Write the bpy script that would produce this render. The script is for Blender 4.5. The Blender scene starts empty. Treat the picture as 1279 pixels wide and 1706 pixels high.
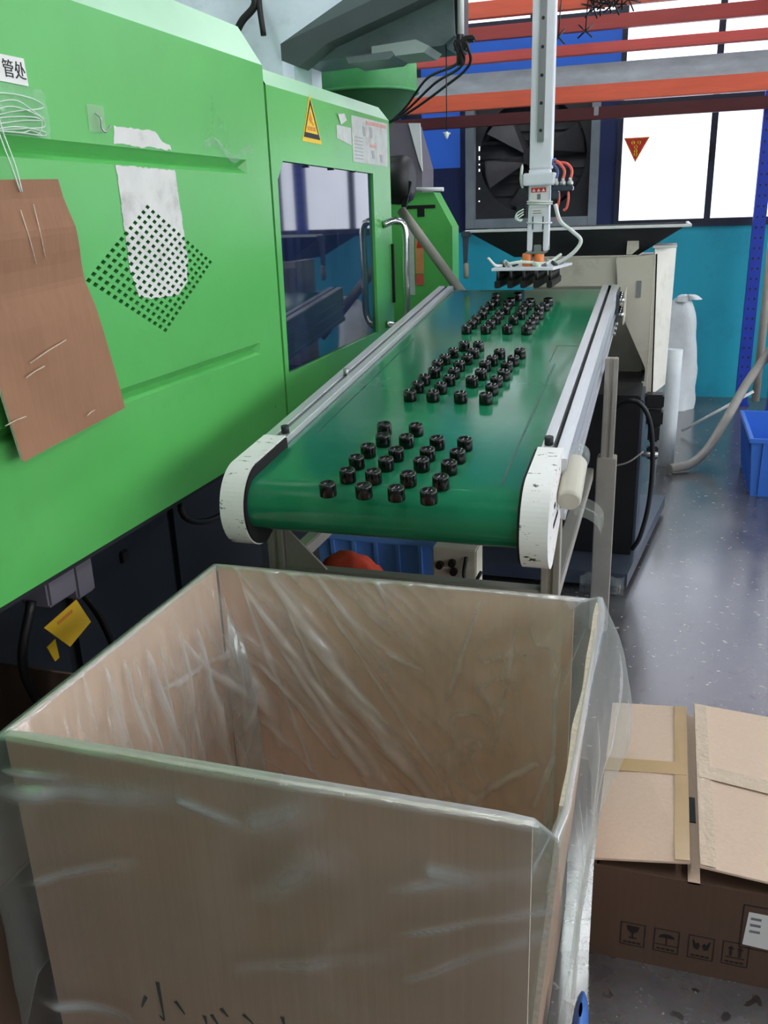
import bpy, bmesh, math, random
from mathutils import Vector, Matrix, noise, geometry
random.seed(7)
S = bpy.context.scene
COL = S.collection
def sl(c):
    c = c/255.0
    return c/12.92 if c <= 0.04045 else ((c+0.055)/1.055)**2.4
def rgb(r, g, b): return (sl(r), sl(g), sl(b), 1.0)

# ---------------------------------------------------------------- camera
FPX, CX, CY, CAMH = 1450.0, 639.5, 853.0, 1.55
_y = Vector((1117-CX, 340-CY, FPX)).normalized()            # world +Y seen from the camera (x right, y down, z forward)
_d = Vector((786-CX, 5080-CY, FPX)).normalized()
_d = (_d - _y*_d.dot(_y)).normalized()
_u = -_d
_x = _y.cross(_u)
ROT = Matrix((_x, _y, _u))                                    # camera -> world
EYE = Vector((0, 0, CAMH))
cam = bpy.data.cameras.new('camera'); cob = bpy.data.objects.new('camera', cam); COL.objects.link(cob)
cam.sensor_fit = 'HORIZONTAL'; cam.sensor_width = 36.0; cam.lens = 36.0*FPX/1279.0
cam.clip_start = 0.05; cam.clip_end = 60
cob.matrix_world = Matrix.Translation(EYE) @ (ROT @ Matrix(((1,0,0),(0,-1,0),(0,0,-1)))).to_4x4()
S.camera = cob
def ray(px, py): return ROT @ Vector((px-CX, py-CY, FPX))
def at_x(px, py, x): d = ray(px, py); return EYE + d*(x/d.x)
def at_y(px, py, y): d = ray(px, py); return EYE + d*(y/d.y)
def at_z(px, py, z): d = ray(px, py); return EYE + d*((z-CAMH)/d.z)

# ---------------------------------------------------------------- world, exposure
W = bpy.data.worlds.new('world'); S.world = W; W.use_nodes = True
W.node_tree.nodes['Background'].inputs[0].default_value = (0.75, 0.85, 1.0, 1)
W.node_tree.nodes['Background'].inputs[1].default_value = 1.0
S.view_settings.view_transform = 'Standard'; S.view_settings.look = 'None'
S.view_settings.exposure = 0.4; S.view_settings.gamma = 1.0; S.view_settings.use_curve_mapping = False
S.cycles.max_bounces = 7; S.cycles.diffuse_bounces = 4; S.cycles.glossy_bounces = 3; S.cycles.transparent_max_bounces = 10
LAMP_STRENGTH = 32.0
PANE_STRENGTH = 2.0
SIDE_FILL_STRENGTH = 4.2

# ---------------------------------------------------------------- materials
MATS = {}
def nodes(name):
    m = bpy.data.materials.new(name); m.use_nodes = True
    nt = m.node_tree; b = nt.nodes['Principled BSDF']
    MATS[name] = m
    return m, nt, b
def N(nt, t, **kw):
    n = nt.nodes.new(t)
    for k, v in kw.items():
        if k in n.inputs: n.inputs[k].default_value = v
        else: setattr(n, k, v)
    return n
def mat(name, col, rough=.5, metal=0.0, var=.10, scale=6.0, bump=0.0, bscale=60.0, stretch=None, spec=.5, dirt=None, dirt_amt=.35, dirt_scale=3.0, ior=1.5, coat=0.0):
    m, nt, b = nodes(name); L = nt.links.new
    tc = N(nt, 'ShaderNodeTexCoord'); mp = N(nt, 'ShaderNodeMapping')
    L(tc.outputs['Object'], mp.inputs[0])
    if stretch: mp.inputs['Scale'].default_value = stretch
    n1 = N(nt, 'ShaderNodeTexNoise', Scale=scale, Detail=5.0, Roughness=.6)
    L(mp.outputs[0], n1.inputs['Vector'])
    cr = N(nt, 'ShaderNodeValToRGB')
    c0 = [max(0, c*(1-var)) for c in col[:3]]+[1]; c1 = [min(1, c*(1+var)) for c in col[:3]]+[1]
    cr.color_ramp.elements[0].position = .3; cr.color_ramp.elements[0].color = c0
    cr.color_ramp.elements[1].position = .7; cr.color_ramp.elements[1].color = c1
    L(n1.outputs['Fac'], cr.inputs[0])
    out = cr.outputs[0]
    if dirt:
        n2 = N(nt, 'ShaderNodeTexNoise', Scale=dirt_scale, Detail=8.0, Roughness=.7)
        L(tc.outputs['Object'], n2.inputs['Vector'])
        r2 = N(nt, 'ShaderNodeMapRange'); r2.inputs[1].default_value = .52; r2.inputs[2].default_value = .72
        r2.inputs[3].default_value = 0; r2.inputs[4].default_value = dirt_amt
        L(n2.outputs['Fac'], r2.inputs[0])
        mx = N(nt, 'ShaderNodeMix', data_type='RGBA')
        L(r2.outputs[0], mx.inputs[0]); L(out, mx.inputs[6]); mx.inputs[7].default_value = dirt
        out = mx.outputs[2]
    L(out, b.inputs['Base Color'])
    rr = N(nt, 'ShaderNodeMapRange'); rr.inputs[3].default_value = max(.02, rough*.85); rr.inputs[4].default_value = min(1, rough*1.15)
    L(n1.outputs['Fac'], rr.inputs[0]); L(rr.outputs[0], b.inputs['Roughness'])
    b.inputs['Metallic'].default_value = metal; b.inputs['IOR'].default_value = ior
    b.inputs['Specular IOR Level'].default_value = spec; b.inputs['Coat Weight'].default_value = coat
    if bump:
        n3 = N(nt, 'ShaderNodeTexNoise', Scale=bscale, Detail=4.0)
        L(mp.outputs[0], n3.inputs['Vector'])
        bp = N(nt, 'ShaderNodeBump', Strength=bump, Distance=.01)
        L(n3.outputs['Fac'], bp.inputs['Height']); L(bp.outputs[0], b.inputs['Normal'])
    return m
def emat(name, col, strength, var=.06, scale=2.0):
    m, nt, b = nodes(name); L = nt.links.new
    tc = N(nt, 'ShaderNodeTexCoord'); n1 = N(nt, 'ShaderNodeTexNoise', Scale=scale, Detail=3.0)
    L(tc.outputs['Object'], n1.inputs['Vector'])
    cr = N(nt, 'ShaderNodeValToRGB')
    cr.color_ramp.elements[0].position = .35; cr.color_ramp.elements[0].color = [c*(1-var) for c in col[:3]]+[1]
    cr.color_ramp.elements[1].position = .65; cr.color_ramp.elements[1].color = list(col[:3])+[1]
    L(n1.outputs['Fac'], cr.inputs[0]); L(cr.outputs[0], b.inputs['Emission Color'])
    b.inputs['Emission Strength'].default_value = strength
    b.inputs['Base Color'].default_value = (.02, .02, .02, 1); b.inputs['Roughness'].default_value = .5
    return m
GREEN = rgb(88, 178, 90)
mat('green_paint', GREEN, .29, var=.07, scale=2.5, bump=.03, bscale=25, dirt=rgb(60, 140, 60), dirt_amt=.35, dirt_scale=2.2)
mat('green_top_sheen', rgb(176, 220, 184), .34, var=.06, scale=3)  # bright sheen on the chamfered tops, put into the colour
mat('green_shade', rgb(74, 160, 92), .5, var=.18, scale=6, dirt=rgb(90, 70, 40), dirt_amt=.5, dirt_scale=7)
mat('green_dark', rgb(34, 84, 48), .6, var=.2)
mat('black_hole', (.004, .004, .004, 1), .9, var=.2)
mat('machine_dark', rgb(30, 34, 38), .6, var=.35, scale=4)
mat('machine_blue', rgb(34, 42, 52), .5, var=.3, scale=3)
mat('paper_white', rgb(212, 212, 208), .75, var=.07, scale=14, dirt=rgb(120, 118, 112), dirt_amt=.45, dirt_scale=9)
mat('paper_clean', rgb(226, 226, 222), .6, var=.03)
mat('label_worn', rgb(196, 202, 196), .5, var=.10, scale=20, dirt=rgb(176, 130, 120), dirt_amt=.55, dirt_scale=12)
mat('ink_black', (.012, .012, .012, 1), .6, var=.1)
mat('ink_brown', rgb(24, 18, 14), .7, var=.1)
mat('ink_red', rgb(196, 44, 36), .5, var=.05)
mat('ink_yellow', rgb(236, 196, 40), .5, var=.05)
mat('ink_orange', rgb(214, 130, 40), .5, var=.05)
mat('ink_grey', rgb(120, 122, 124), .6, var=.1)
mat('ink_faint', rgb(168, 170, 172), .6, var=.1)
mat('ink_pink', rgb(208, 158, 148), .6, var=.15, scale=30)
mat('orange_label', rgb(214, 150, 96), .5, var=.1, scale=20)
mat('red_label', rgb(206, 96, 80), .5, var=.12, scale=40)
mat('chrome', rgb(200, 204, 200), .16, metal=1.0, var=.05)
mat('steel', rgb(168, 170, 170), .35, metal=.8, var=.1)
mat('aluminium', rgb(214, 216, 218), .36, metal=.55, var=.05, scale=4, stretch=(20, 1, 20))
mat('aluminium_dull', rgb(168, 164, 154), .5, metal=.35, var=.10, scale=8)
mat('white_paint', rgb(228, 224, 212), .42, var=.04, scale=8, dirt=rgb(160, 150, 130), dirt_amt=.3, dirt_scale=14)
mat('white_chipped', rgb(244, 242, 240), .42, var=.04, scale=8, dirt=rgb(40, 34, 28), dirt_amt=0.0)
mat('arm_paint', rgb(228, 232, 238), .42, var=.05, scale=6)
mat('grey_paint', rgb(226, 240, 250), .5, var=.07, scale=3, dirt=rgb(150, 156, 158), dirt_amt=.35, dirt_scale=5)
mat('housing_grey', rgb(96, 112, 112), .45, var=.10, scale=3, dirt=rgb(60, 62, 60), dirt_amt=.5, dirt_scale=4)
mat('housing_dark', rgb(62, 74, 74), .5, var=.12, scale=3)
mat('housing_light', rgb(150, 164, 160), .5, var=.08)
mat('rubber_black', rgb(16, 16, 17), .5, var=.2)
mat('cap_black', rgb(5, 5, 6), .2, var=.1, spec=.6)
mat('beige_metal', rgb(196, 192, 176), .5, var=.07, scale=4, dirt=rgb(120, 108, 84), dirt_amt=.55, dirt_scale=3.5)
mat('black_metal', rgb(18, 18, 20), .45, var=.25, scale=3)
mat('dark_steel', rgb(74, 82, 96), .32, metal=.4, var=.2, scale=3)
mat('hood_grey', rgb(112, 106, 116), .6, var=.1)
mat('hose_grey', rgb(158, 154, 144), .5, var=.12, scale=12)
mat('white_plastic', rgb(224, 226, 224), .4, var=.04)
mat('tube_white', rgb(222, 226, 222), .3, var=.03)
mat('tube_red', rgb(232, 104, 90), .35, var=.06)
mat('tube_blue', rgb(60, 90, 140), .35, var=.06)
mat('cup_orange', rgb(228, 128, 64), .4, var=.08)
mat('blue_pale', rgb(116, 170, 252), .42, var=.06)
mat('blue_plastic', rgb(58, 116, 210), .42, var=.08, scale=4, bump=.02)
mat('blue_upright', rgb(30, 58, 168), .45, var=.12, scale=8)
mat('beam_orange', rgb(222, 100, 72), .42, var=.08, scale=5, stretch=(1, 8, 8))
mat('beam_rear_shaded', rgb(76, 24, 26), .45, var=.1, scale=5, stretch=(1, 8, 8))  # rear beams: their backlit shade is put into the colour
mat('beam_rear_shaded_hi', rgb(150, 54, 48), .42, var=.1, scale=5, stretch=(1, 8, 8))  # upper rear beam, shade likewise put into the colour
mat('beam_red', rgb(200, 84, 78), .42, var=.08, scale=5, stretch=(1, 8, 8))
mat('galvanised', rgb(170, 186, 194), .4, metal=.0, var=.2, scale=5, stretch=(1, 3, 3))
mat('fan_frame', rgb(132, 142, 150), .45, metal=.3, var=.15)
mat('fan_dark', rgb(40, 42, 46), .5, var=.3)
mat('fan_blade', rgb(70, 69, 72), .45, metal=.2, var=.25)
mat('frame_navy', rgb(26, 32, 52), .5, var=.15)
mat('sack_white', rgb(222, 228, 230), .5, var=.06, scale=10, bump=.2, bscale=30)
mat('cord_white', rgb(206, 222, 208), .4, var=.05)
mat('cloth_red', rgb(196, 66, 40), .9, var=.2, bump=.2)
mat('yellow_tag', rgb(226, 180, 32), .5, var=.06)
mat('ceiling_white', rgb(120, 124, 128), .9, var=.04)
mat('wall_plain', rgb(150, 154, 158), .85, var=.06)
mat('bag_blue', rgb(70, 120, 200), .5, var=.3, scale=15)
emat('pane_light', (.74, .78, .89, 1), PANE_STRENGTH, .12, 1.6)
emat('side_fill_pane', (.93, .96, 1, 1), SIDE_FILL_STRENGTH)
emat('tube_light', (.95, .98, 1, 1), LAMP_STRENGTH, 0)
emat('slit_light', (.95, .97, 1, 1), 1.4, 0)

def chip(name):
    m = MATS[name]; nt = m.node_tree; L = nt.links.new; b = nt.nodes['Principled BSDF']
    src = b.inputs['Base Color'].links[0].from_socket
    tc = N(nt, 'ShaderNodeTexCoord'); mp_ = N(nt, 'ShaderNodeMapping'); mp_.inputs['Scale'].default_value = (22, 60, 60); L(tc.outputs['Object'], mp_.inputs[0])
    n = N(nt, 'ShaderNodeTexNoise', Scale=1.0, Detail=5.0, Roughness=.7); L(mp_.outputs[0], n.inputs['Vector'])
    r = N(nt, 'ShaderNodeMapRange'); r.inputs[1].default_value = .615; r.inputs[2].default_value = .635; L(n.outputs['Fac'], r.inputs[0])
    mx = N(nt, 'ShaderNodeMix', data_type='RGBA'); L(r.outputs[0], mx.inputs[0]); L(src, mx.inputs[6]); mx.inputs[7].default_value = rgb(30, 26, 22)
    L(mx.outputs[2], b.inputs['Base Color'])
chip('white_chipped')
# floor: worn grey terrazzo with dark and pale chips
def floor_mat():
    m, nt, b = nodes('floor_terrazzo'); L = nt.links.new
    tc = N(nt, 'ShaderNodeTexCoord')
    big = N(nt, 'ShaderNodeTexNoise', Scale=1.1, Detail=7.0, Roughness=.62); L(tc.outputs['Object'], big.inputs['Vector'])
    cr = N(nt, 'ShaderNodeValToRGB'); e = cr.color_ramp.elements
    e[0].position = .32; e[0].color = rgb(58, 54, 52); e[1].position = .68; e[1].color = rgb(96, 92, 94)
    L(big.outputs['Fac'], cr.inputs[0])
    fine = N(nt, 'ShaderNodeTexNoise', Scale=55.0, Detail=4.0); L(tc.outputs['Object'], fine.inputs['Vector'])
    mx0 = N(nt, 'ShaderNodeMix', data_type='RGBA', blend_type='OVERLAY'); mx0.inputs[0].default_value = .45
    L(cr.outputs[0], mx0.inputs[6]); L(fine.outputs['Color'], mx0.inputs[7])
    sat = N(nt, 'ShaderNodeHueSaturation', Saturation=.55); L(mx0.outputs[2], sat.inputs['Color'])
    out = sat.outputs[0]
    for sc, lo, hi, colr, amt in ((26, .66, .70, rgb(34, 32, 34), .9), (44, .70, .73, rgb(196, 192, 180), .8), (5, .66, .72, rgb(52, 52, 66), .6)):
        v = N(nt, 'ShaderNodeTexNoise', Scale=sc, Detail=2.0, Roughness=.5, Distortion=.6)
        mp = N(nt, 'ShaderNodeMapping'); mp.inputs['Location'].default_value = (sc, sc*.7, 3); L(tc.outputs['Object'], mp.inputs[0]); L(mp.outputs[0], v.inputs['Vector'])
        r = N(nt, 'ShaderNodeMapRange'); r.inputs[1].default_value = lo; r.inputs[2].default_value = hi; r.inputs[4].default_value = amt
        L(v.outputs['Fac'], r.inputs[0])
        mx = N(nt, 'ShaderNodeMix', data_type='RGBA'); L(r.outputs[0], mx.inputs[0]); L(out, mx.inputs[6]); mx.inputs[7].default_value = colr
        out = mx.outputs[2]
    L(out, b.inputs['Base Color'])
    rr = N(nt, 'ShaderNodeMapRange'); rr.inputs[1].default_value = .3; rr.inputs[2].default_value = .7; rr.inputs[3].default_value = .15; rr.inputs[4].default_value = .30
    b.inputs['IOR'].default_value = 2.6
    L(big.outputs['Fac'], rr.inputs[0]); L(rr.outputs[0], b.inputs['Roughness'])
    bp = N(nt, 'ShaderNodeBump', Strength=.025, Distance=.01); L(fine.outputs['Fac'], bp.inputs['Height']); L(bp.outputs[0], b.inputs['Normal'])
floor_mat()
# belt: satin green
mat('belt_green', rgb(26, 116, 80), .14, var=.06, scale=3, stretch=(1, .5, 1), bump=.006, bscale=14, dirt=rgb(70, 140, 110), dirt_amt=.3, dirt_scale=4)
mat('belt_seam', rgb(20, 92, 66), .4, var=.08)
# teal wall paint with a washed-out band
mat('teal_paint', rgb(30, 158, 182), .55, var=.10, scale=1.5, stretch=(2, 1, .6), dirt=rgb(20, 112, 134), dirt_amt=.5, dirt_scale=1.8)
mat('blue_wall', rgb(34, 92, 192), .6, var=.08, scale=2)
_b = MATS['blue_wall'].node_tree.nodes['Principled BSDF']; _b.inputs['Emission Color'].default_value = (.03, .14, .60, 1); _b.inputs['Emission Strength'].default_value = .16   # translucent blue sheeting, daylight behind it
mat('wall_shaded', rgb(24, 40, 88), .6, var=.08, scale=2)  # wall in shade against the backlight, painted as a darker blue
# cardboard
def card_mat(name, col, var=.07, crease=None):
    m, nt, b = nodes(name); L = nt.links.new
    tc = N(nt, 'ShaderNodeTexCoord')
    n1 = N(nt, 'ShaderNodeTexNoise', Scale=3.0, Detail=6.0, Roughness=.6); L(tc.outputs['Object'], n1.inputs['Vector'])
    cr = N(nt, 'ShaderNodeValToRGB'); e = cr.color_ramp.elements
    e[0].position = .3; e[0].color = [c*(1-var) for c in col[:3]]+[1]; e[1].position = .7; e[1].color = [c*(1+var) for c in col[:3]]+[1]
    L(n1.outputs['Fac'], cr.inputs[0])
    mp = N(nt, 'ShaderNodeMapping'); mp.inputs['Scale'].default_value = (120, 120, 1.5); L(tc.outputs['Object'], mp.inputs[0])
    n2 = N(nt, 'ShaderNodeTexNoise', Scale=1.0, Detail=2.0); L(mp.outputs[0], n2.inputs['Vector'])
    mx = N(nt, 'ShaderNodeMix', data_type='RGBA', blend_type='OVERLAY'); mx.inputs[0].default_value = .09
    L(cr.outputs[0], mx.inputs[6]); L(n2.outputs['Fac'], mx.inputs[7]); L(mx.outputs[2], b.inputs['Base Color'])
    b.inputs['Roughness'].default_value = .8; b.inputs['Specular IOR Level'].default_value = .25
    bp = N(nt, 'ShaderNodeBump', Strength=.10, Distance=.004); L(n2.outputs['Fac'], bp.inputs['Height']); L(bp.outputs[0], b.inputs['Normal'])
card_mat('cardboard', rgb(176, 140, 116))
card_mat('cardboard_inner_lit', rgb(224, 190, 166))  # same board as outside; light inside the carton put into the colour
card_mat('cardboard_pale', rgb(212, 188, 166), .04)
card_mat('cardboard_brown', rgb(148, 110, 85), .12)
card_mat('cardboard_dark', rgb(92, 72, 59))  # shade on the flat carton's panels is put into this colour
mat('card_edge', rgb(206, 190, 170), .8, var=.2, scale=120)
mat('tape_tan', rgb(186, 156, 108), .22, var=.05)
mat('tape_clear', rgb(204, 184, 158), .15, var=.06, scale=30, bump=.5, bscale=70)
# clear film
def film_mat(name, base, streak, tint=(.93, .96, .95, 1), rough=.14, vscale=(9, 9, 1.6), bump=.35):
    m, nt, b = nodes(name); L = nt.links.new
    nt.nodes.remove(b); out = nt.nodes['Material Output']
    tc = N(nt, 'ShaderNodeTexCoord'); mp = N(nt, 'ShaderNodeMapping'); mp.inputs['Scale'].default_value = vscale; mp.inputs['Rotation'].default_value = (.25, .35, .2)
    L(tc.outputs['Object'], mp.inputs[0])
    n1 = N(nt, 'ShaderNodeTexNoise', Scale=1.0, Detail=6.0, Roughness=.62, Distortion=1.2); L(mp.outputs[0], n1.inputs['Vector'])
    ab = N(nt, 'ShaderNodeMath', operation='SUBTRACT'); L(n1.outputs['Fac'], ab.inputs[0]); ab.inputs[1].default_value = .5
    a2 = N(nt, 'ShaderNodeMath', operation='ABSOLUTE'); L(ab.outputs[0], a2.inputs[0])
    r = N(nt, 'ShaderNodeMapRange'); r.inputs[1].default_value = .0; r.inputs[2].default_value = .035; r.inputs[3].default_value = streak; r.inputs[4].default_value = 0
    L(a2.outputs[0], r.inputs[0])
    n2 = N(nt, 'ShaderNodeTexNoise', Scale=3.5, Detail=3.0); L(tc.outputs['Object'], n2.inputs['Vector'])
    r2 = N(nt, 'ShaderNodeMapRange'); r2.inputs[1].default_value = .4; r2.inputs[2].default_value = .65; r2.inputs[3].default_value = .15; r2.inputs[4].default_value = 1
    L(n2.outputs['Fac'], r2.inputs[0])
    ml = N(nt, 'ShaderNodeMath', operation='MULTIPLY'); L(r.outputs[0], ml.inputs[0]); L(r2.outputs[0], ml.inputs[1])
    bp = N(nt, 'ShaderNodeBump', Strength=bump, Distance=.02); L(n1.outputs['Fac'], bp.inputs['Height'])
    lw = N(nt, 'ShaderNodeLayerWeight', Blend=.22); L(bp.outputs[0], lw.inputs['Normal'])
    f = N(nt, 'ShaderNodeMath', operation='MULTIPLY_ADD'); L(lw.outputs['Facing'], f.inputs[0]); f.inputs[1].default_value = .18; f.inputs[2].default_value = base
    ad0 = N(nt, 'ShaderNodeMath', operation='ADD'); L(f.outputs[0], ad0.inputs[0]); L(ml.outputs[0], ad0.inputs[1])
    at = N(nt, 'ShaderNodeAttribute', attribute_name='fold')
    ad = N(nt, 'ShaderNodeMath', operation='MULTIPLY_ADD', use_clamp=True); L(at.outputs['Fac'], ad.inputs[0]); ad.inputs[1].default_value = .75; L(ad0.outputs[0], ad.inputs[2])
    tr = N(nt, 'ShaderNodeBsdfTransparent'); tr.inputs[0].default_value = tint
    gl = N(nt, 'ShaderNodeBsdfGlossy'); gl.inputs['Roughness'].default_value = rough; gl.inputs[0].default_value = (.95, .97, .98, 1); L(bp.outputs[0], gl.inputs['Normal'])
    df = N(nt, 'ShaderNodeBsdfDiffuse'); df.inputs[0].default_value = (.82, .86, .86, 1)
    tl = N(nt, 'ShaderNodeBsdfTranslucent'); tl.inputs[0].default_value = (.82, .86, .86, 1)
    m1 = N(nt, 'ShaderNodeMixShader'); m1.inputs[0].default_value = .45; L(df.outputs[0], m1.inputs[1]); L(tl.outputs[0], m1.inputs[2])
    m2 = N(nt, 'ShaderNodeMixShader'); m2.inputs[0].default_value = .36; L(m1.outputs[0], m2.inputs[1]); L(gl.outputs[0], m2.inputs[2])
    m3 = N(nt, 'ShaderNodeMixShader'); L(ad.outputs[0], m3.inputs[0]); L(tr.outputs[0], m3.inputs[1]); L(m2.outputs[0], m3.inputs[2])
    L(m3.outputs[0], out.inputs['Surface'])
film_mat('film', .08, .05, rough=.2)
film_mat('film_small', .10, .3, vscale=(30, 30, 30))
# tinted door glass
def glass_mat():
    m, nt, b = nodes('door_glass'); L = nt.links.new
    tc = N(nt, 'ShaderNodeTexCoord'); mp = N(nt, 'ShaderNodeMapping'); mp.inputs['Scale'].default_value = (30, 30, 1.2); L(tc.outputs['Object'], mp.inputs[0])
    n1 = N(nt, 'ShaderNodeTexNoise', Scale=1.0, Detail=4.0); L(mp.outputs[0], n1.inputs['Vector'])
    cr = N(nt, 'ShaderNodeValToRGB'); e = cr.color_ramp.elements
    e[0].position = .35; e[0].color = rgb(20, 28, 56); e[1].position = .75; e[1].color = rgb(40, 52, 84)
    L(n1.outputs['Fac'], cr.inputs[0]); L(cr.outputs[0], b.inputs['Base Color'])
    b.inputs['Roughness'].default_value = .035; b.inputs['IOR'].default_value = 2.4
glass_mat()
def clear_mat():
    m, nt, b = nodes('clear_plastic'); L = nt.links.new
    b.inputs['Base Color'].default_value = rgb(220, 226, 214); b.inputs['Roughness'].default_value = .12; b.inputs['Alpha'].default_value = .14
clear_mat()

# ---------------------------------------------------------------- mesh builder
class MB:
    def __init__(self): self.bm = bmesh.new()
    def _add(self, vs, fs, mi=0, smooth=False):
        bv = [self.bm.verts.new(v) for v in vs]
        for f in fs:
            try:
                q = self.bm.faces.new([bv[i] for i in f]); q.material_index = mi; q.smooth = smooth
            except ValueError: pass
        return bv
    def box(self, x0, x1, y0, y1, z0, z1, bevel=0.0, mi=0, M=None):
        vs = [Vector((x, y, z)) for x in (x0, x1) for y in (y0, y1) for z in (z0, z1)]
        if M: vs = [M @ v for v in vs]
        b0 = len(self.bm.edges)
        bv = self._add(vs, [(0,1,3,2),(4,6,7,5),(0,4,5,1),(2,3,7,6),(0,2,6,4),(1,5,7,3)], mi)
        if bevel:
            es = set(e for v in bv for e in v.link_edges)
            bmesh.ops.bevel(self.bm, geom=list(es), offset=bevel, segments=2, affect='EDGES', clamp_overlap=True)
        return self
    def tube(self, pts, r, n=8, cap=True, mi=0, smooth=True):
        pts = [Vector(p) for p in pts]; rs = r if isinstance(r, (list, tuple)) else [r]*len(pts)
        rings = []; up = None
        for i, p in enumerate(pts):
            t = (pts[min(i+1, len(pts)-1)] - pts[max(i-1, 0)]).normalized()
            if up is None:
                up = Vector((0,0,1)) if abs(t.z) < .9 else Vector((1,0,0))
            a = t.cross(up).normalized(); b = a.cross(t).normalized(); up = b
            rings.append([self.bm.verts.new(p + (a*math.cos(2*math.pi*k/n) + b*math.sin(2*math.pi*k/n))*rs[i]) for k in range(n)])
        for i in range(len(rings)-1):
            for k in range(n):
                f = self.bm.faces.new((rings[i][k], rings[i][(k+1)%n], rings[i+1][(k+1)%n], rings[i+1][k])); f.smooth = smooth; f.material_index = mi
        if cap:
            for rg in (rings[0][::-1], rings[-1]):
                f = self.bm.faces.new(rg); f.material_index = mi
        return self
    def cyl(self, c, axis, r, h, n=20, mi=0, r2=None):
        c = Vector(c); a = Vector(axis).normalized()
        return self.tube([c - a*h/2, c + a*h/2], [r, r if r2 is None else r2], n, mi=mi)
    def lathe(self, c, prof, n=24, mi=0, smooth=True):
        c = Vector(c); rings = []
        for (r, z) in prof:
            rings.append([self.bm.verts.new(c + Vector((r*math.cos(2*math.pi*k/n), r*math.sin(2*math.pi*k/n), z))) for k in range(n)])
        for i in range(len(rings)-1):
            for k in range(n):
                f = self.bm.faces.new((rings[i][k], rings[i][(k+1)%n], rings[i+1][(k+1)%n], rings[i+1][k])); f.smooth = smooth; f.material_index = mi
        for rg in (rings[0][::-1], rings[-1]):
            try: self.bm.faces.new(rg).material_index = mi
            except ValueError: pass
        return self
    def prism(self, poly, off, mi=0, bevel=0.0):
        """closed planar polygon (3D points) extruded by the vector off"""
        poly = [Vector(p) for p in poly]; off = Vector(off); n = len(poly)
        vs = poly + [p+off for p in poly]
        tris = geometry.tessellate_polygon([poly])
        fs = [tuple(t) for t in tris] + [tuple(i+n for i in t[::-1]) for t in tris] + [(i, (i+1)%n, (i+1)%n+n, i+n) for i in range(n)]
        if n == 4: fs = [(0,1,2,3),(7,6,5,4)] + fs[4:]
        self._add(vs, fs, mi); return self
    def plate(self, outer, holes, off, mi=0):
        """polygon with holes, extruded (walls too)"""
        loops = [[Vector(p) for p in l] for l in [outer]+holes]; off = Vector(off)
        flat = [p for l in loops for p in l]; n = len(flat)
        tris = geometry.tessellate_polygon(loops)
        fs = [tuple(t) for t in tris] + [tuple(i+n for i in t[::-1]) for t in tris]
        k = 0
        for l in loops:
            m = len(l)
            for i in range(m): fs.append((k+i, k+(i+1)%m, k+(i+1)%m+n, k+i+n))
            k += m
        self._add(flat + [p+off for p in flat], fs, mi); return self
    def quad(self, a, b, c, d, mi=0): self._add([Vector(a), Vector(b), Vector(c), Vector(d)], [(0,1,2,3)], mi); return self
    def grid(self, fn, nu, nv, mi=0, smooth=True, wrap=False):
        vs = [[self.bm.verts.new(fn(i, j)) for j in range(nv)] for i in range(nu)]
        for i in range(nu if wrap else nu-1):
            for j in range(nv-1):
                f = self.bm.faces.new((vs[i][j], vs[(i+1)%nu][j], vs[(i+1)%nu][j+1], vs[i][j+1])); f.smooth = smooth; f.material_index = mi
        return self
    def build(self, name, m, parent=None, normals=True):
        if normals: bmesh.ops.recalc_face_normals(self.bm, faces=self.bm.faces)
        base = Vector((0,0,0)); p = parent
        while p is not None: base = base + Vector(p.location); p = p.parent
        me = bpy.data.meshes.new(name)
        if parent is None and self.bm.verts:
            lo = Vector((min(v.co.x for v in self.bm.verts), min(v.co.y for v in self.bm.verts), min(v.co.z for v in self.bm.verts)))
            hi = Vector((max(v.co.x for v in self.bm.verts), max(v.co.y for v in self.bm.verts), lo.z))
            org = (lo+hi)/2; org.z = lo.z
        else: org = base
        for v in self.bm.verts: v.co -= org
        self.bm.to_mesh(me); self.bm.free()
        for k in (m if isinstance(m, (list, tuple)) else [m]): me.materials.append(MATS[k])
        o = bpy.data.objects.new(name, me); COL.objects.link(o)
        if parent is None: o.location = org
        else: o.parent = parent
        return o
def tag(o, label, cat, group=None):
    o['label'] = label; o['category'] = cat
    if group: o['group'] = group
    return o
def thing(name, label, cat, loc, group=None):
    o = bpy.data.objects.new(name, None); COL.objects.link(o); o.location = loc
    o.empty_display_size = .1
    return tag(o, label, cat, group)
def struct(o): o['kind'] = 'structure'; return o
def lab(o, s): o['label'] = s; return o
def curve(pts, n=8):
    """Catmull-Rom through points"""
    P = [Vector(p) for p in pts]; P = [P[0]*2-P[1]] + P + [P[-1]*2-P[-2]]; out = []
    for i in range(1, len(P)-2):
        for k in range(n):
            t = k/n; a, b, c, d = P[i-1], P[i], P[i+1], P[i+2]
            out.append(.5*((2*b) + (c-a)*t + (2*a-5*b+4*c-d)*t*t + (3*b-a-3*c+d)*t**3))
    out.append(P[-2]); return out
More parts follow.
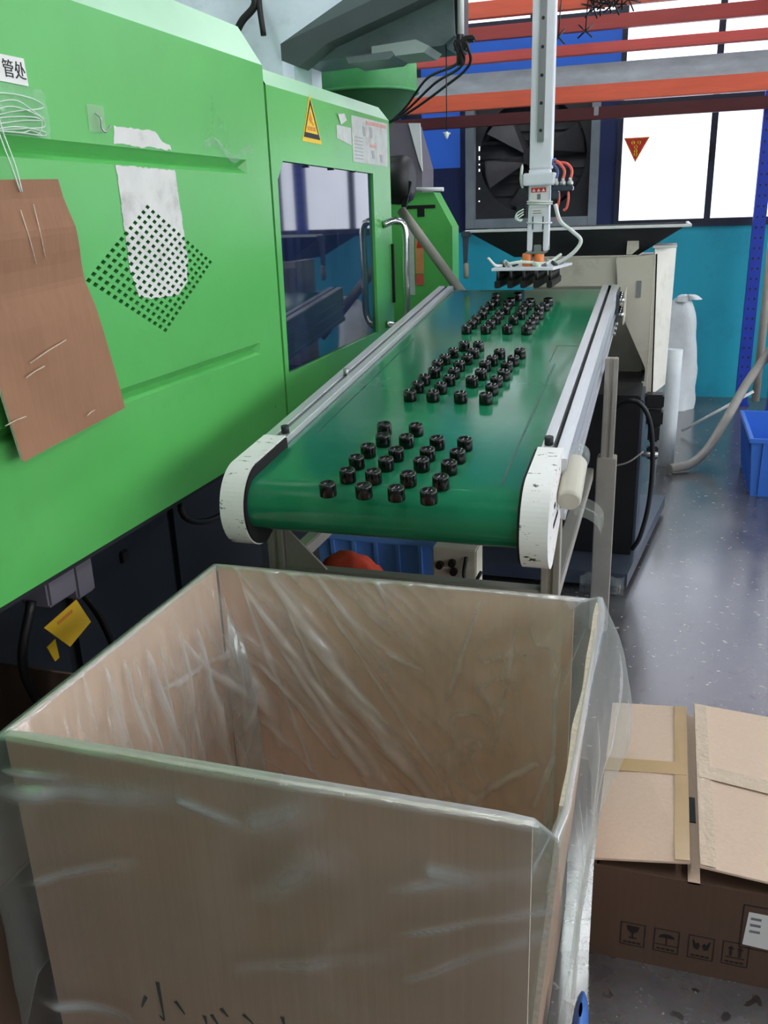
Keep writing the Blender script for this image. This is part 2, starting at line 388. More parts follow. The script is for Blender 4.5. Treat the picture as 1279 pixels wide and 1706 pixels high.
def text_mesh(body, size, origin, ux, uy, name, m, parent, depth=.0006):
    cu = bpy.data.curves.new(name, 'FONT'); cu.body = body; cu.size = size; cu.extrude = depth; cu.resolution_u = 3
    ob = bpy.data.objects.new(name, cu); COL.objects.link(ob)
    bpy.context.view_layer.update()
    dg = bpy.context.evaluated_depsgraph_get()
    me = bpy.data.meshes.new_from_object(ob.evaluated_get(dg))
    bpy.data.objects.remove(ob)
    ux, uy = Vector(ux).normalized(), Vector(uy).normalized(); uz = ux.cross(uy)
    base = Vector((0,0,0)); p = parent
    while p is not None: base = base + Vector(p.location); p = p.parent
    for v in me.vertices: v.co = Vector(origin) + ux*v.co.x + uy*v.co.y + uz*v.co.z - base
    me.materials.clear(); me.materials.append(MATS[m])
    o = bpy.data.objects.new(name, me); COL.objects.link(o); o.parent = parent
    return o

# ================================================================ THE ROOM
YB = 7.75                                                     # inner face of the back wall
struct(MB().box(-5, 5, -4, 8.0, -.1, 0).build('floor', 'floor_terrazzo'))
struct(MB().box(-5, 5, -4, 8.0, 4.6, 4.7).build('ceiling', 'ceiling_white'))
struct(MB().box(-5.1, -5, -4, 8.0, 0, 4.6).build('wall_left', 'wall_plain'))
struct(MB().box(-5, 5, -4.1, -4, 0, 4.6).build('wall_front', 'wall_plain'))
# back wall: teal dado, blue above; openings for the fan and the window band
b = MB()
b.box(-5, 5, YB, YB+.15, 0, 1.375, mi=0)
FX0, FX1, FZ0, FZ1 = -1.60, -.62, 1.46, 2.46
b.box(-5, -1.72, YB, YB+.15, 1.375, 1.90, mi=2); b.box(-5, -2.05, YB, YB+.15, 1.90, 2.30, mi=1); b.box(-2.05, -1.72, YB, YB+.15, 1.90, 2.93, mi=1); b.box(-2.05, -1.78, YB, YB+.15, 2.93, 3.9, mi=1)
b.box(-1.72, FX0, YB, YB+.15, 1.375, 2.55, mi=2)
b.box(FX0, FX1, YB, YB+.15, 1.375, FZ0, mi=2)
b.box(FX1, -.44, YB, YB+.15, 1.375, 2.55, mi=2)
b.box(FX0, FX1, YB, YB+.15, FZ1, 2.55, mi=1)
b.box(-1.72, -.44, YB, YB+.15, 2.55, 2.93, mi=1); b.box(-5, -.44, YB, YB+.15, 3.9, 4.6, mi=1)
b.box(-.44, 5, YB, YB+.15, 3.9, 4.6, mi=1)
struct(b.build('wall_back', ['teal_paint', 'blue_wall', 'wall_shaded']))
# window band: one dark frame per column of two panes
wx = [-.44]
cols = [(-.40, .257), (.305, .96), (1.01, 1.665), (1.715, 2.37), (2.42, 3.075), (3.125, 3.78), (3.83, 4.485)]
for k, (a, c) in enumerate(cols):
    l = a-.04 if k == 0 else a-.024
    r = c+.024 if k < 6 else 5.0
    fr = MB()
    fr.box(l, a, YB-.02, YB+.1, 1.375, 3.9); fr.box(c, r, YB-.02, YB+.1, 1.375, 3.9)
    fr.box(a, c, YB-.02, YB+.1, 1.375, 1.435); fr.box(a, c, YB-.02, YB+.1, 2.27, 2.33); fr.box(a, c, YB-.02, YB+.1, 3.86, 3.9)
    w = struct(fr.build('window_%d' % (k+1), 'frame_navy'))
    for z0, z1 in ((1.435, 2.27), (2.33, 3.86)):
        MB().box(a, c, YB+.03, YB+.045, z0, z1).build('pane', 'pane_light', w)
    if k == 1:
        MB().box(a-.045, a-.02, YB-.045, YB-.02, 1.86, 1.99, .006).build('latch', 'black_metal', w)
for k, (a, c, zb) in enumerate([(-1.10, -.50, 2.93), (-1.73, -1.15, 2.93), (-2.62, -2.10, 2.30), (-3.30, -2.67, 2.30), (-4.10, -3.35, 2.30), (-4.95, -4.15, 2.30)]):
    fr = MB(); fr.box(a-.05, a, YB-.02, YB+.1, zb, 3.9)      # windows above the blue wall
    if k == 0: fr.box(c, c+.06, YB-.02, YB+.1, zb, 3.9)
    if k == 2: fr.box(c, c+.05, YB-.02, YB+.1, zb, 3.9)
    fr.box(a, c, YB-.02, YB+.1, zb, zb+.04); fr.box(a, c, YB-.02, YB+.1, 3.86, 3.9)
    w = struct(fr.build('window_%d' % (k+20), 'frame_navy'))
    MB().box(a, c, YB+.03, YB+.045, zb+.04, 3.86).build('pane', 'pane_light', w)
# right wall; unseen window band added to light machine and aisle from the side
struct(MB().box(5, 5.1, -4, 8, 0, 1.3).box(5, 5.1, -4, 8, 3.3, 4.6).build('wall_right', ['wall_plain']))
n = 8
for i in range(4):
    y0 = -4+.1+i*2.97; y1 = y0+2.9
    fr = MB(); fr.box(4.98, 5.08, y0-.1, y0, 1.3, 3.3); fr.box(4.98, 5.08, y1, y1+.07, 1.3, 3.3)
    for q in (1.3, 3.24): fr.box(4.98, 5.08, y0, y1, q, q+.06)
    fr.box(4.98, 5.08, y0+1.42, y0+1.48, 1.36, 3.24)
    w = struct(fr.build('window_%d' % n, 'frame_navy')); n += 1
    MB().box(5.02, 5.03, y0, y0+1.42, 1.36, 3.24).build('pane', 'side_fill_pane', w)
    MB().box(5.02, 5.03, y0+1.48, y1, 1.36, 3.24).build('pane', 'side_fill_pane', w)
# fluorescent fittings hung from the ceiling
for lx, ly in [(x, y) for x in (-.3, 2.6, -2.4) for y in (.1, 2.9, 5.8)]:
    t = thing('fluorescent_light', 'twin-tube fluorescent fitting over the %s, %s from the back wall' % ({-.3: 'conveyor', 2.6: 'aisle', -2.4: 'green machine'}[lx], {.1: 'third', 2.9: 'second', 5.8: 'nearest'}[ly]), 'lamp', (lx, ly, 3.86), 'ceiling lights')
    MB().box(lx-.11, lx+.11, ly-.75, ly+.75, 3.93, 3.97, .01).build('housing', 'white_plastic', t)
    for s in (-.06, .06): MB().tube([(lx+s, ly-.72, 3.905), (lx+s, ly+.72, 3.905)], .019, 10).build('tube', 'tube_light', t)
    for s in (-.5, .5): MB().tube([(lx, ly+s, 3.97), (lx, ly+s, 4.6)], .006, 6).build('rod', 'steel', t)

# ================================================================ GREEN INJECTION MOULDING MACHINE
XM = -1.20
mach = thing('injection_moulding_machine', 'large bright green injection moulding machine with guard panel and sliding door', 'machine', (-1.9, 2.0, 0))
def mp(y, z, d=0): return Vector((XM+d, y, z))
# perforation lattice (14 x 14 diamond holes)
T, Lc, Rc = Vector((1.948, 1.584)), Vector((1.68, 1.434)), Vector((2.236, 1.44))
ea, eb = (Lc-T)/13, (Rc-T)/13
def lat(i, j): p = T + ea*i + eb*j; return mp(p.x, p.y)
dia = [lat(-.5, -.5), lat(13.5, -.5), lat(13.5, 13.5), lat(-.5, 13.5)]
GY = [(.0, 2.515, 1.714, 1.675), (.0, 2.51, 1.182, 1.146)]
PB, PT, PY0, PY1 = .845, 1.985, -.4, 2.675
gp = MB()
gp.plate([mp(PY0, PB), mp(PY1, PB), mp(PY1, PT), mp(PY0, PT)],
         [dia] + [[mp(a, t), mp(c, t), mp(c, bt), mp(a, bt)] for a, c, t, bt in GY], (-.003, 0, 0))
for a, c, t, bt in GY:                                        # pressed V channels
    m_ = (t+bt)/2-.002; dd = -.022
    A, B_, C_, D_ = mp(a, t), mp(c, t), mp(c, bt), mp(a, bt); m0, m1 = mp(a+.02, m_, dd), mp(c-.02, m_, dd)
    gp._add([A, B_, C_, D_, m0, m1], [(0, 1, 5, 4), (4, 5, 2, 3), (1, 2, 5), (0, 4, 3)])
guard = gp.build('guard_panel', 'green_paint', mach)
# perforated sheet with real holes
pf = MB(); h = .26
for i in range(14):
    for j in range(14):
        o_ = [lat(i-.5, j-.5), lat(i+.5, j-.5), lat(i+.5, j+.5), lat(i-.5, j+.5)]
        q_ = [lat(i-h, j-h), lat(i+h, j-h), lat(i+h, j+h), lat(i-h, j+h)]
        r_ = [p+Vector((-.012, 0, 0)) for p in q_]
        pf._add(o_+q_+r_, [(0,1,5,4),(1,2,6,5),(2,3,7,6),(3,0,4,7),(4,5,9,8),(5,6,10,9),(6,7,11,10),(7,4,8,11)])
bmesh.ops.remove_doubles(pf.bm, verts=pf.bm.verts, dist=.0003)
perf = pf.build('perforated_vent', 'green_paint', guard)
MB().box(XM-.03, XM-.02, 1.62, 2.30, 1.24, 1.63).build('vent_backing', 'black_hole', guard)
# worn white paper left on the panel: upper scrap, and the sheet over the perforation
def ragged(pts, step=.012, amp=.004):
    out = []
    for k in range(len(pts)):
        a, c = Vector(pts[k]), Vector(pts[(k+1) % len(pts)]); n_ = max(1, int((c-a).length/step))
        for q in range(n_):
            p = a.lerp(c, q/n_); s = noise.noise(Vector((p.x*60, p.y*60, 3.1)))*amp
            out.append(Vector((p.x+s, p.y+noise.noise(Vector((p.x*60, p.y*60, 9.7)))*amp)))
    return out
scrap = ragged([(1.846, 1.757), (1.93, 1.757), (2.02, 1.755), (2.05, 1.735), (2.085, 1.729), (2.088, 1.718), (1.838, 1.718)], amp=.005)
lab(MB().prism([mp(p.x, p.y, .0012) for p in scrap], (-.001, 0, 0)).build('paper_scrap', 'paper_white', guard), 'torn scrap of white paper above the groove')
sheet_out = ragged([(1.836, 1.674), (2.095, 1.671), (2.113, 1.455), (2.10, 1.40), (2.045, 1.368), (1.93, 1.372), (1.866, 1.380), (1.84, 1.45)])
def inside(p, poly):
    c = False; n_ = len(poly)
    for i in range(n_):
        a, d = poly[i], poly[i-1]
        if (a.y > p.y) != (d.y > p.y) and p.x < (d.x-a.x)*(p.y-a.y)/(d.y-a.y)+a.x: c = not c
    return c
ps = MB(); SUB = 8                                            # small cells along the lattice; holes left open
for i in range(-14*SUB, 15*SUB):
    for j in range(-14*SUB, 15*SUB):
        u, v = (i+.5)/SUB, (j+.5)/SUB; p = T + ea*u + eb*v
        if not (1.82 < p.x < 2.13 and 1.35 < p.y < 1.69) or not inside(p, sheet_out): continue
        if -.5 < u < 13.5 and -.5 < v < 13.5 and abs(u-round(u)) < h and abs(v-round(v)) < h: continue
        c4 = [T + ea*(a/SUB) + eb*(d/SUB) for a, d in ((i, j), (i+1, j), (i+1, j+1), (i, j+1))]
        ps._add([mp(q.x, q.y, .0012) for q in c4], [(0,1,2,3)])
bmesh.ops.remove_doubles(ps.bm, verts=ps.bm.verts, dist=.0003)
lab(ps.build('paper_sheet', 'paper_white', guard), 'worn white paper sheet over the perforated vent')
# chamfered top of the guard and end return
ch = MB()
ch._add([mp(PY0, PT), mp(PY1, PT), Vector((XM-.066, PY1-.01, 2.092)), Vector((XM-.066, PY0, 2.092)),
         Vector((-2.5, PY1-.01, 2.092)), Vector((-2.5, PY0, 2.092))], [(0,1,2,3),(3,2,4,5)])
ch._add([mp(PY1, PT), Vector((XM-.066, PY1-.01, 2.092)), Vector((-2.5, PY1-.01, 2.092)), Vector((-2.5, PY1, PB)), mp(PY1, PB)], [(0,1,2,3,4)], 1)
ch.build('top_cover', ['green_top_sheen', 'green_paint'], mach)
MB().box(-2.5, XM-.004, PY0, PY1-.02, PB-.012, PB+.004).build('underside', 'machine_dark', mach)
# base of the machine, set back under the overhang
MB().box(-2.6, -1.62, -.4, 4.6, .0, .82, .01).build('base_frame', 'machine_dark', mach)
MB().box(-1.62, -1.6, 1.95, 2.5, .12, .78).build('base_door', 'machine_blue', mach)
MB().box(-1.62, -1.6, 2.54, 3.2, .12, .78).build('base_door', 'machine_blue', mach)
MB().box(-1.62, -1.6, 1.3, 1.9, .12, .78).build('base_door', 'machine_blue', mach)
MB().box(-1.61, -1.59, 2.2, 2.24, .52, .56, .004).build('door_latch', 'black_metal', mach)
jb = MB(); jb.box(-1.34, -1.26, 1.46, 1.56, .74, .84, .006); jb.box(-1.33, -1.27, 1.57, 1.64, .71, .80, .006)
jb.build('limit_switch', 'hood_grey', mach)
MB().tube(curve([(-1.30, 1.45, .76), (-1.31, 1.40, .62), (-1.29, 1.43, .45), (-1.33, 1.48, .25), (-1.45, 1.5, .03)], 6), .011, 8).build('cable', 'rubber_black', mach)
MB().tube(curve([(-1.31, 1.62, .72), (-1.30, 1.68, .6), (-1.33, 1.76, .42), (-1.42, 1.85, .2), (-1.6, 1.9, .05)], 6), .009, 8).build('cable', 'rubber_black', mach)
MB().tube(curve([(-1.4, 2.3, .83), (-1.35, 2.2, .70), (-1.36, 2.45, .62), (-1.4, 2.8, .68), (-1.45, 3.1, .82)], 6), .010, 8).build('cable', 'rubber_black', mach)
# sliding door
DY0, DY1, DT = 2.69, 3.975, 1.935
win = [mp(2.735, 1.04), mp(3.725, 1.055), mp(3.725, 1.712), mp(2.785, 1.722), mp(2.735, 1.665)]
win[0] = mp(2.69+.03, 1.045)
dr = MB().plate([mp(DY0, PB), mp(DY1, PB), mp(DY1, DT), mp(DY0, DT)], [win], (-.02, 0, 0)).build('sliding_door', 'green_paint', mach)
dc = MB(); xi = XM-.03
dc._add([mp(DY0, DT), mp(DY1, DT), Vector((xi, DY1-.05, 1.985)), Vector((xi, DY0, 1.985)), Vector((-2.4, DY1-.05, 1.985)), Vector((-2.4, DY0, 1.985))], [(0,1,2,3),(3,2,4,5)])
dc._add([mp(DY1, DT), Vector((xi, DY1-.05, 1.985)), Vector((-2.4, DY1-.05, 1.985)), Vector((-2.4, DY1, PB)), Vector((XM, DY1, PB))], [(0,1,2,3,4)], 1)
dc.build('door_cover', ['green_top_sheen', 'green_paint'], mach)
wp = MB().prism([p + Vector((-.012, 0, 0)) for p in win], (-.006, 0, 0)).build('window_pane', 'door_glass', dr)
for yb in (3.0, 3.25, 3.5):
    MB().box(XM-.012, XM+.001, yb, yb+.012, 1.710, 1.718, .001).build('pane_clip', 'dark_steel', dr)
hy = 3.84
MB().tube(curve([(XM, hy, 1.505), (XM+.05, hy+.03, 1.52), (XM+.085, hy+.05, 1.48), (XM+.085, hy+.05, 1.3), (XM+.085, hy+.05, 1.13), (XM+.05, hy+.03, 1.07), (XM, hy, 1.075)], 6), .016, 12).build('handle', 'chrome', dr)
MB().box(XM, XM+.012, DY1-.02, DY1-.008, 1.16, 1.42).build('seal', 'rubber_black', dr)
# warning triangle sticker
ws = MB().prism([mp(3.047, 1.945, .0015), mp(2.958, 1.792, .0015), mp(3.140, 1.790, .0015)], (-.001, 0, 0)).build('warning_sticker', 'ink_yellow', dr)
lab(ws, 'yellow triangular hazard sticker with black border')
tri_o = [mp(3.047, 1.930, .0025), mp(2.972, 1.806, .0025), mp(3.124, 1.804, .0025)]
tri_i = [mp(3.047, 1.912, .0025), mp(2.989, 1.822, .0025), mp(3.107, 1.820, .0025)]
MB().plate(tri_o, [tri_i], (-.0006, 0, 0)).build('border', 'ink_black', ws)
sy = MB()
sy.prism([mp(3.04, 1.888, .0025), mp(3.028, 1.862, .0025), mp(3.045, 1.852, .0025), mp(3.058, 1.866, .0025)], (-.0006, 0, 0))
sy.prism([mp(3.05, 1.862, .0025), mp(3.06, 1.845, .0025), mp(3.072, 1.85, .0025)], (-.0006, 0, 0))
sy.build('symbol', 'ink_orange', ws)
tx = MB()
for q in range(3): tx.prism([mp(3.012+q*.026, 1.842, .0025), mp(3.032+q*.026, 1.842, .0025), mp(3.032+q*.026, 1.829, .0025), mp(3.012+q*.026, 1.829, .0025)], (-.0006, 0, 0))
tx.build('caption', 'ink_orange', ws)
# worn notice plate at the door's upper corner
nl = MB().prism([mp(3.47, 1.915, .0015), mp(3.945, 1.92, .0015), mp(3.935, 1.745, .0015), mp(3.475, 1.748, .0015)], (-.001, 0, 0)).build('notice_plate', 'label_worn', dr)
lab(nl, 'worn pale notice plate with faded print')
MB().prism([mp(3.30, 1.868, .0015), mp(3.465, 1.868, .0015), mp(3.465, 1.805, .0015), mp(3.30, 1.822, .0015)], (-.001, 0, 0)).build('notice_plate', 'label_worn', dr)
MB().prism([mp(3.31, 1.905, .006), mp(3.36, 1.91, .014), mp(3.40, 1.89, .008), mp(3.35, 1.872, .002)], (-.001, 0, 0)).build('peeling_corner', 'paper_clean', dr)
pr = MB()
for q in range(7):
    zz = 1.842-q*.013; pr.prism([mp(3.50, zz, .0025), mp(3.60, zz, .0025), mp(3.60, zz-.004, .0025), mp(3.50, zz-.004, .0025)], (-.0006, 0, 0))
for yy, zz, hh in ((3.60, 1.885, .035), (3.69, 1.888, .04), (3.71, 1.80, .03), (3.82, 1.79, .03)):
    pr.prism([mp(yy, zz, .0025), mp(yy+.035, zz, .0025), mp(yy+.04, zz-hh, .0025), mp(yy+.012, zz-hh, .0025)], (-.0006, 0, 0))
pr.build('faded_print', 'ink_faint', nl)
pr = MB()
pr.prism([mp(3.65, 1.908, .0025), mp(3.93, 1.912, .0025), mp(3.93, 1.898, .0025), mp(3.65, 1.895, .0025)], (-.0006, 0, 0))
pr.prism([mp(3.69, 1.823, .0025), mp(3.78, 1.823, .0025), mp(3.78, 1.812, .0025), mp(3.69, 1.812, .0025)], (-.0006, 0, 0))
pr.build('faded_print', 'ink_pink', nl)
# core body behind the guards
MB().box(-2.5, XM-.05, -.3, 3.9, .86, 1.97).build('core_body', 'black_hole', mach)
# adhesive hook on the panel
hk = thing('adhesive_hook', 'clear adhesive wall hook with metal prong on green panel', 'hook', mp(1.785, 1.75, .001))
MB().box(XM+.0012, XM+.0032, 1.752, 1.812, 1.738, 1.792, .0004).build('backing', 'clear_plastic', hk)
MB().tube(curve([mp(1.778, 1.776, .004), mp(1.783, 1.765, .012), mp(1.785, 1.748, .010), mp(1.793, 1.739, .014), mp(1.802, 1.752, .022)], 5), .0022, 6).build('prong', 'steel', hk)
# crumpled tape by the panel edge
tp = MB().grid(lambda i, j: mp(2.26+.30*i/24, 1.748+(.018*math.sin(i*.35))-.012*i/24-.022*j/6, .0015+.006*abs(noise.noise(Vector((i*.5, j*.7, 2))))*(1 if i < 14 else .2)), 25, 7).build('tape_strip', 'film_small')
tag(tp, 'crumpled strip of clear tape stuck near the guard panel edge', 'tape')
# white sign with characters
sg = thing('wall_sign', 'small white sign with black Chinese characters on the green panel', 'sign', mp(1.49, 1.80, .001))
MB().prism([mp(1.40, 1.851, .0012), mp(1.568, 1.853, .0012), mp(1.571, 1.805, .0012), mp(1.40, 1.807, .0012)], (.0015, 0, 0)).build('plate', 'paper_clean', sg)
text_mesh('管处', .033, mp(1.502, 1.8175, .0032), (0, 1, 0), (0, 0, 1), 'lettering', 'ink_black', sg)

# hanging cardboard on white cords
cb = thing('cardboard_sheet', 'creased brown cardboard sheet hanging on white cords from the green panel', 'cardboard', (XM+.03, 1.5, 1.12))
c_pts = [(1.30, 1.628), (1.601, 1.638), (1.626, 1.55), (1.66, 1.40), (1.693, 1.150), (1.50, 1.132), (1.345, 1.119), (1.326, 1.145), (1.30, 1.40)]
def cbx(z): return .012 + (.010 if 1.40 < z < 1.51 else 0) + max(0, (1.64-z))*.05
NB, NH = 14, 44
def cbf(side):
    def f(i, j):
        v = j/(NH-1); u = i/(NB-1)
        zl = 1.628+(1.12-1.628)*v; zr = 1.638+(1.150-1.638)*v
        yl = 1.27+(1.335-1.27)*v; yr = 1.601+(1.693-1.601)*v**.95
        y = yl+(yr-yl)*u; z = zl+(zr-zl)*u
        k = .0
        for zc, am in ((1.535, .010), (1.43, -.008)):
            k += am*max(0, 1-abs(z-zc-(u-.5)*.02)/.06)
        return mp(y, z, .010+k+(1.64-z)*.05+side+noise.noise(Vector((y*8, z*8, 1)))*.003)
    return f
g1, g2 = cbf(.006), cbf(0)
mbc = MB(); mbc.grid(g1, NB, NH, 0, False); mbc.grid(g2, NB, NH, 0, False)
for i in range(NB-1):
    for j in (0, NH-1): mbc._add([g1(i, j), g1(i+1, j), g2(i+1, j), g2(i, j)], [(0,1,2,3)], 1)
for j in range(NH-1):
    for i in (0, NB-1): mbc._add([g1(i, j), g1(i, j+1), g2(i, j+1), g2(i, j)], [(0,1,2,3)], 1)
mbc.build('board', ['cardboard_brown', 'card_edge'], cb)
sc_ = MB()
for a, c in (((1.40, 1.30), (1.52, 1.328)), ((1.38, 1.275), (1.44, 1.288)), ((1.46, 1.58), (1.475, 1.48)), ((1.50, 1.59), (1.505, 1.49)), ((1.30, 1.20), (1.36, 1.205)), ((1.54, 1.165), (1.57, 1.172))):
    p0, p1 = mp(a[0], a[1], .0165+(1.64-a[1])*.05+.008), mp(c[0], c[1], .0165+(1.64-c[1])*.05+.008)
    sc_.tube([p0, (p0+p1)/2+Vector((.001, 0, .002)), p1], .0012, 5)
sc_.build('scuff', 'card_edge', cb)
for dy in (0, .012): MB().tube(curve([mp(1.475+dy*.4, 1.612, .022), mp(1.462+dy, 1.66, .02), mp(1.452+dy, 1.72, .012), mp(1.445+dy, 1.76, .014)], 5), .0016, 6).build('cord', 'cord_white', cb)
# tangle of clear cord taped under the sign
tg = thing('cord_tangle', 'tangle of clear plastic cord taped under the white sign', 'cord', mp(1.5, 1.72, .002))
lp = random.Random(3)
for q in range(6):
    z0 = 1.79-.013*q; a = 1.42+.004*q
    pts = [mp(a, z0-.02, .006), mp(1.49+lp.uniform(-.02, .02), z0-lp.uniform(.0, .012), .014+.003*q/3), mp(1.56+lp.uniform(-.02, .04), z0-lp.uniform(-.002, .014), .012), mp(1.59+lp.uniform(-.02, .02), z0-.02-lp.uniform(0, .012), .010), mp(1.53+lp.uniform(-.03, .03), z0-.036, .012), mp(1.44, z0-.05, .006)]
    pts = [p if p.z > 1.718 else Vector((p.x, p.y, 1.718)) for p in pts]
    MB().tube(curve(pts, 6), .0012, 6).build('cord', 'cord_white', tg)
MB().grid(lambda i, j: mp(1.41+.2*i/20, 1.802-.088*j/10, .004+.012*abs(noise.noise(Vector((i*.35, j*.45, 5))))), 21, 11).build('clear_tape', 'film_small', tg)

# yellow tag below the machine
yt = thing('warning_tag', 'yellow folded warning tag hanging from a cable under the green machine', 'tag', (-1.27, 1.47, .63))
MB().prism([(-1.265, 1.435, .705), (-1.265, 1.555, .72), (-1.25, 1.575, .655), (-1.25, 1.49, .632)], (-.002, .0, 0)).build('tag', 'yellow_tag', yt)
MB().prism([(-1.262, 1.43, .66), (-1.262, 1.46, .665), (-1.255, 1.455, .622), (-1.255, 1.44, .62)], (-.002, 0, 0)).build('tag', 'yellow_tag', yt)
MB().prism([(-1.2615, 1.475, .700), (-1.2615, 1.53, .7065), (-1.260, 1.53, .700), (-1.260, 1.475, .6935)], (-.001, 0, 0)).build('print', 'ink_orange', yt)

# ---------------------------------------------------------------- rear injection unit cover (same machine)
RY = 5.0
rc = MB()
prof = [(-1.80, .95), (-1.156, .95), (-1.156, 1.468), (-1.262, 1.655), (-1.80, 1.67)]
rc.prism([(x, RY, z) for x, z in prof], (0, .16, 0))
rcv = rc.build('rear_cover', 'green_paint', mach)
MB().box(-1.80, -1.20, RY+.02, RY+.16, 0, .95).build('rear_base', 'machine_dark', mach)
MB().box(-1.42, -1.252, RY-.004, RY+.0, 1.572, 1.590).box(-1.355, -1.315, RY-.004, RY, 1.528, 1.572).build('slot', 'black_hole', rcv)
lab(MB().box(-1.435, -1.38, RY-.003, RY, 1.10, 1.475).build('label_plate', 'label_worn', rcv), 'worn pale label strip')
lab(MB().box(-1.372, -1.325, RY-.003, RY, 1.22, 1.46).build('label_plate', 'orange_label', rcv), 'orange warning label')
lab(MB().box(-1.372, -1.325, RY-.004, RY, 1.155, 1.215).build('label_plate', 'red_label', rcv), 'red printed label')
mk = MB(); mk.prism([(-1.345, RY-.004, 1.44), (-1.365, RY-.004, 1.36), (-1.33, RY-.004, 1.36)], (0, .001, 0)); mk.build('print', 'ink_red', rcv)
MB().tube([(-1.40, RY-.02, 1.675), (-1.20, RY-.02, 1.668)], .011, 10).build('rod', 'white_plastic', rcv)
# black servo motor and grey hood by the door edge
mo = MB(); my, mz = 4.3, at_y(668, 300, 4.3).z
mo.tube([(-1.40, my, mz), (-1.26, my, mz), (-1.225, my, mz), (-1.195, my, mz), (-1.188, my, mz)], [.10, .112, .112, .095, .06], 28)
mo.build('motor', 'rubber_black', mach)
MB().prism([at_y(676, 298, my-.06), at_y(685, 303, my-.06), at_y(676, 345, my-.06), at_y(668, 345, my-.06)], (0, .02, 0)).build('motor_bracket', 'black_metal', mach)
MB().prism([at_y(600, 205, 5.9), at_y(682, 205, 5.9), at_y(703, 280, 5.9), at_y(703, 345, 5.9), at_y(600, 345, 5.9)], (0, .3, 0)).build('grey_hood', 'hood_grey', mach)
MB().prism([at_y(680, 205, 5.88), at_y(699, 205, 5.88), at_y(703, 285, 5.88), at_y(697, 268, 5.88)], (0, .02, 0)).build('hood_edge', 'white_plastic', mach)
# grey pipe leaning in front of the rear cover
pA, pB = at_y(668, 350, 4.35), at_y(772, 492, 4.25)
pl = MB().tube([pA, pA.lerp(pB, .5), pB + (pB-pA)*.5], .024, 14).build('pipe', 'hose_grey'); tag(pl, 'pale grey pipe slanting down in front of the rear green cover', 'pipe')

# ---------------------------------------------------------------- hopper
HX, HY = -1.602, 4.85
hp = thing('material_hopper', 'round green material hopper with conical bottom above the machine door', 'hopper', (HX, HY, 1.67))
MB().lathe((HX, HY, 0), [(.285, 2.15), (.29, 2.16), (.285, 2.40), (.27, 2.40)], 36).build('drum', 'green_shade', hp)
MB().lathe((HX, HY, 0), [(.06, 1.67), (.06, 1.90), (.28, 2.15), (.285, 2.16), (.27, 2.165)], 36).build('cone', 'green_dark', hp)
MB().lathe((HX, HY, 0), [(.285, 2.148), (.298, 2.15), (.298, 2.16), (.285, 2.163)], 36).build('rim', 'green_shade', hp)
MB().tube([(HX-.30, HY-.1, 2.16), (HX-.42, HY-.1, 2.5)], .012, 8).build('strut', 'white_plastic', hp)

# ---------------------------------------------------------------- robot housing over the machine, grey cabinet behind
rh = thing('robot_housing', 'grey green sheet metal robot housing above the machine, with cables at its end', 'housing', (-1.15, 3.8, 2.05))
yh = 3.5
pa = [(-1.486, 2.187), (-1.486, 2.140), (-1.42, 2.112), (-.84, 2.130), (-.796, 2.160), (-.806, 2.42), (-1.0, 2.42)]
MB().prism([(x, yh, z) for x, z in pa], (0, .24, 0)).build('body', 'housing_grey', rh)
# overhanging flange along the slanted edge
MB().prism([at_y(px, py, yh-.10) for px, py in ((467, 73), (469, 101), (497, 112), (545, 72), (690, 4), (760, -30), (690, -34))], (0, .10, 0)).build('flange', 'housing_dark', rh)
MB().prism([(-1.10, yh-.05, 2.140), (-.93, yh-.05, 2.150), (-.88, yh-.05, 2.125), (-.90, yh-.05, 2.105), (-1.10, yh-.05, 2.100)], (0, .2, 0)).build('bottom_cover', 'housing_light', rh)
MB().prism([(-1.20, yh-.06, 2.110), (-1.02, yh-.06, 2.118), (-1.01, yh-.06, 2.104), (-1.03, yh-.06, 2.092), (-1.19, yh-.06, 2.088)], (0, .2, 0)).build('bottom_cover', 'housing_grey', rh)
MB().box(-1.485, -1.41, 3.62, 3.73, 1.985, 2.13).build('mounting_post', 'grey_paint', rh)
MB().box(-.812, -.790, yh+.02, yh+.22, 2.165, 2.42, .004).build('end_plate', 'black_metal', rh)
MB().tube([(-.776, yh+.02, 2.14), (-.776, yh+.02, 2.45)], .011, 10).build('air_line', 'white_plastic', rh)
cn = MB(); cn.box(-.795, -.75, yh-.02, yh+.05, 2.10, 2.15, .008); cn.box(-.765, -.72, yh-.01, yh+.03, 2.135, 2.155, .006); cn.tube([(-.775, yh, 2.16), (-.775, yh, 2.06)], .014, 10)
cn.build('connector', 'rubber_black', rh)
for k, (sx, ex, sag) in enumerate(((-.79, -1.30, .05), (-.77, -1.31, .10), (-.745, -1.28, .13))):
    pE = at_y(652-6*k, 202+3*k, 4.5); pM = at_y(712+12*k, 130+9*k, 3.95)
    MB().tube(curve([(sx, yh-.03, 2.13), (sx-.008, yh+.05, 2.08-sag*.12), pM, pM.lerp(pE, .55)-Vector((0, 0, .012)), pE], 7), .0055, 8).build('cable', 'rubber_black', rh)
gc = thing('grey_cabinet', 'pale grey stained sheet metal cabinet on top of the machine, behind the housing', 'cabinet', (-1.9, 4.4, 1.985))
MB().prism([(-2.9, 4.2, 1.985), (-1.78, 4.2, 1.985), (-1.78, 4.2, 2.29), (-1.10, 4.2, 2.33), (-1.10, 4.2, 3.4), (-2.9, 4.2, 3.4)], (0, .22, 0)).build('body', 'grey_paint', gc)
MB().tube(curve([(-1.80, 4.14, 3.38), (-1.86, 4.14, 3.0), (-1.92, 4.12, 2.62), (-1.86, 4.12, 2.48), (-1.94, 4.12, 2.40), (-2.02, 4.12, 2.28)], 6), .018, 8).build('hose', 'rubber_black', gc)
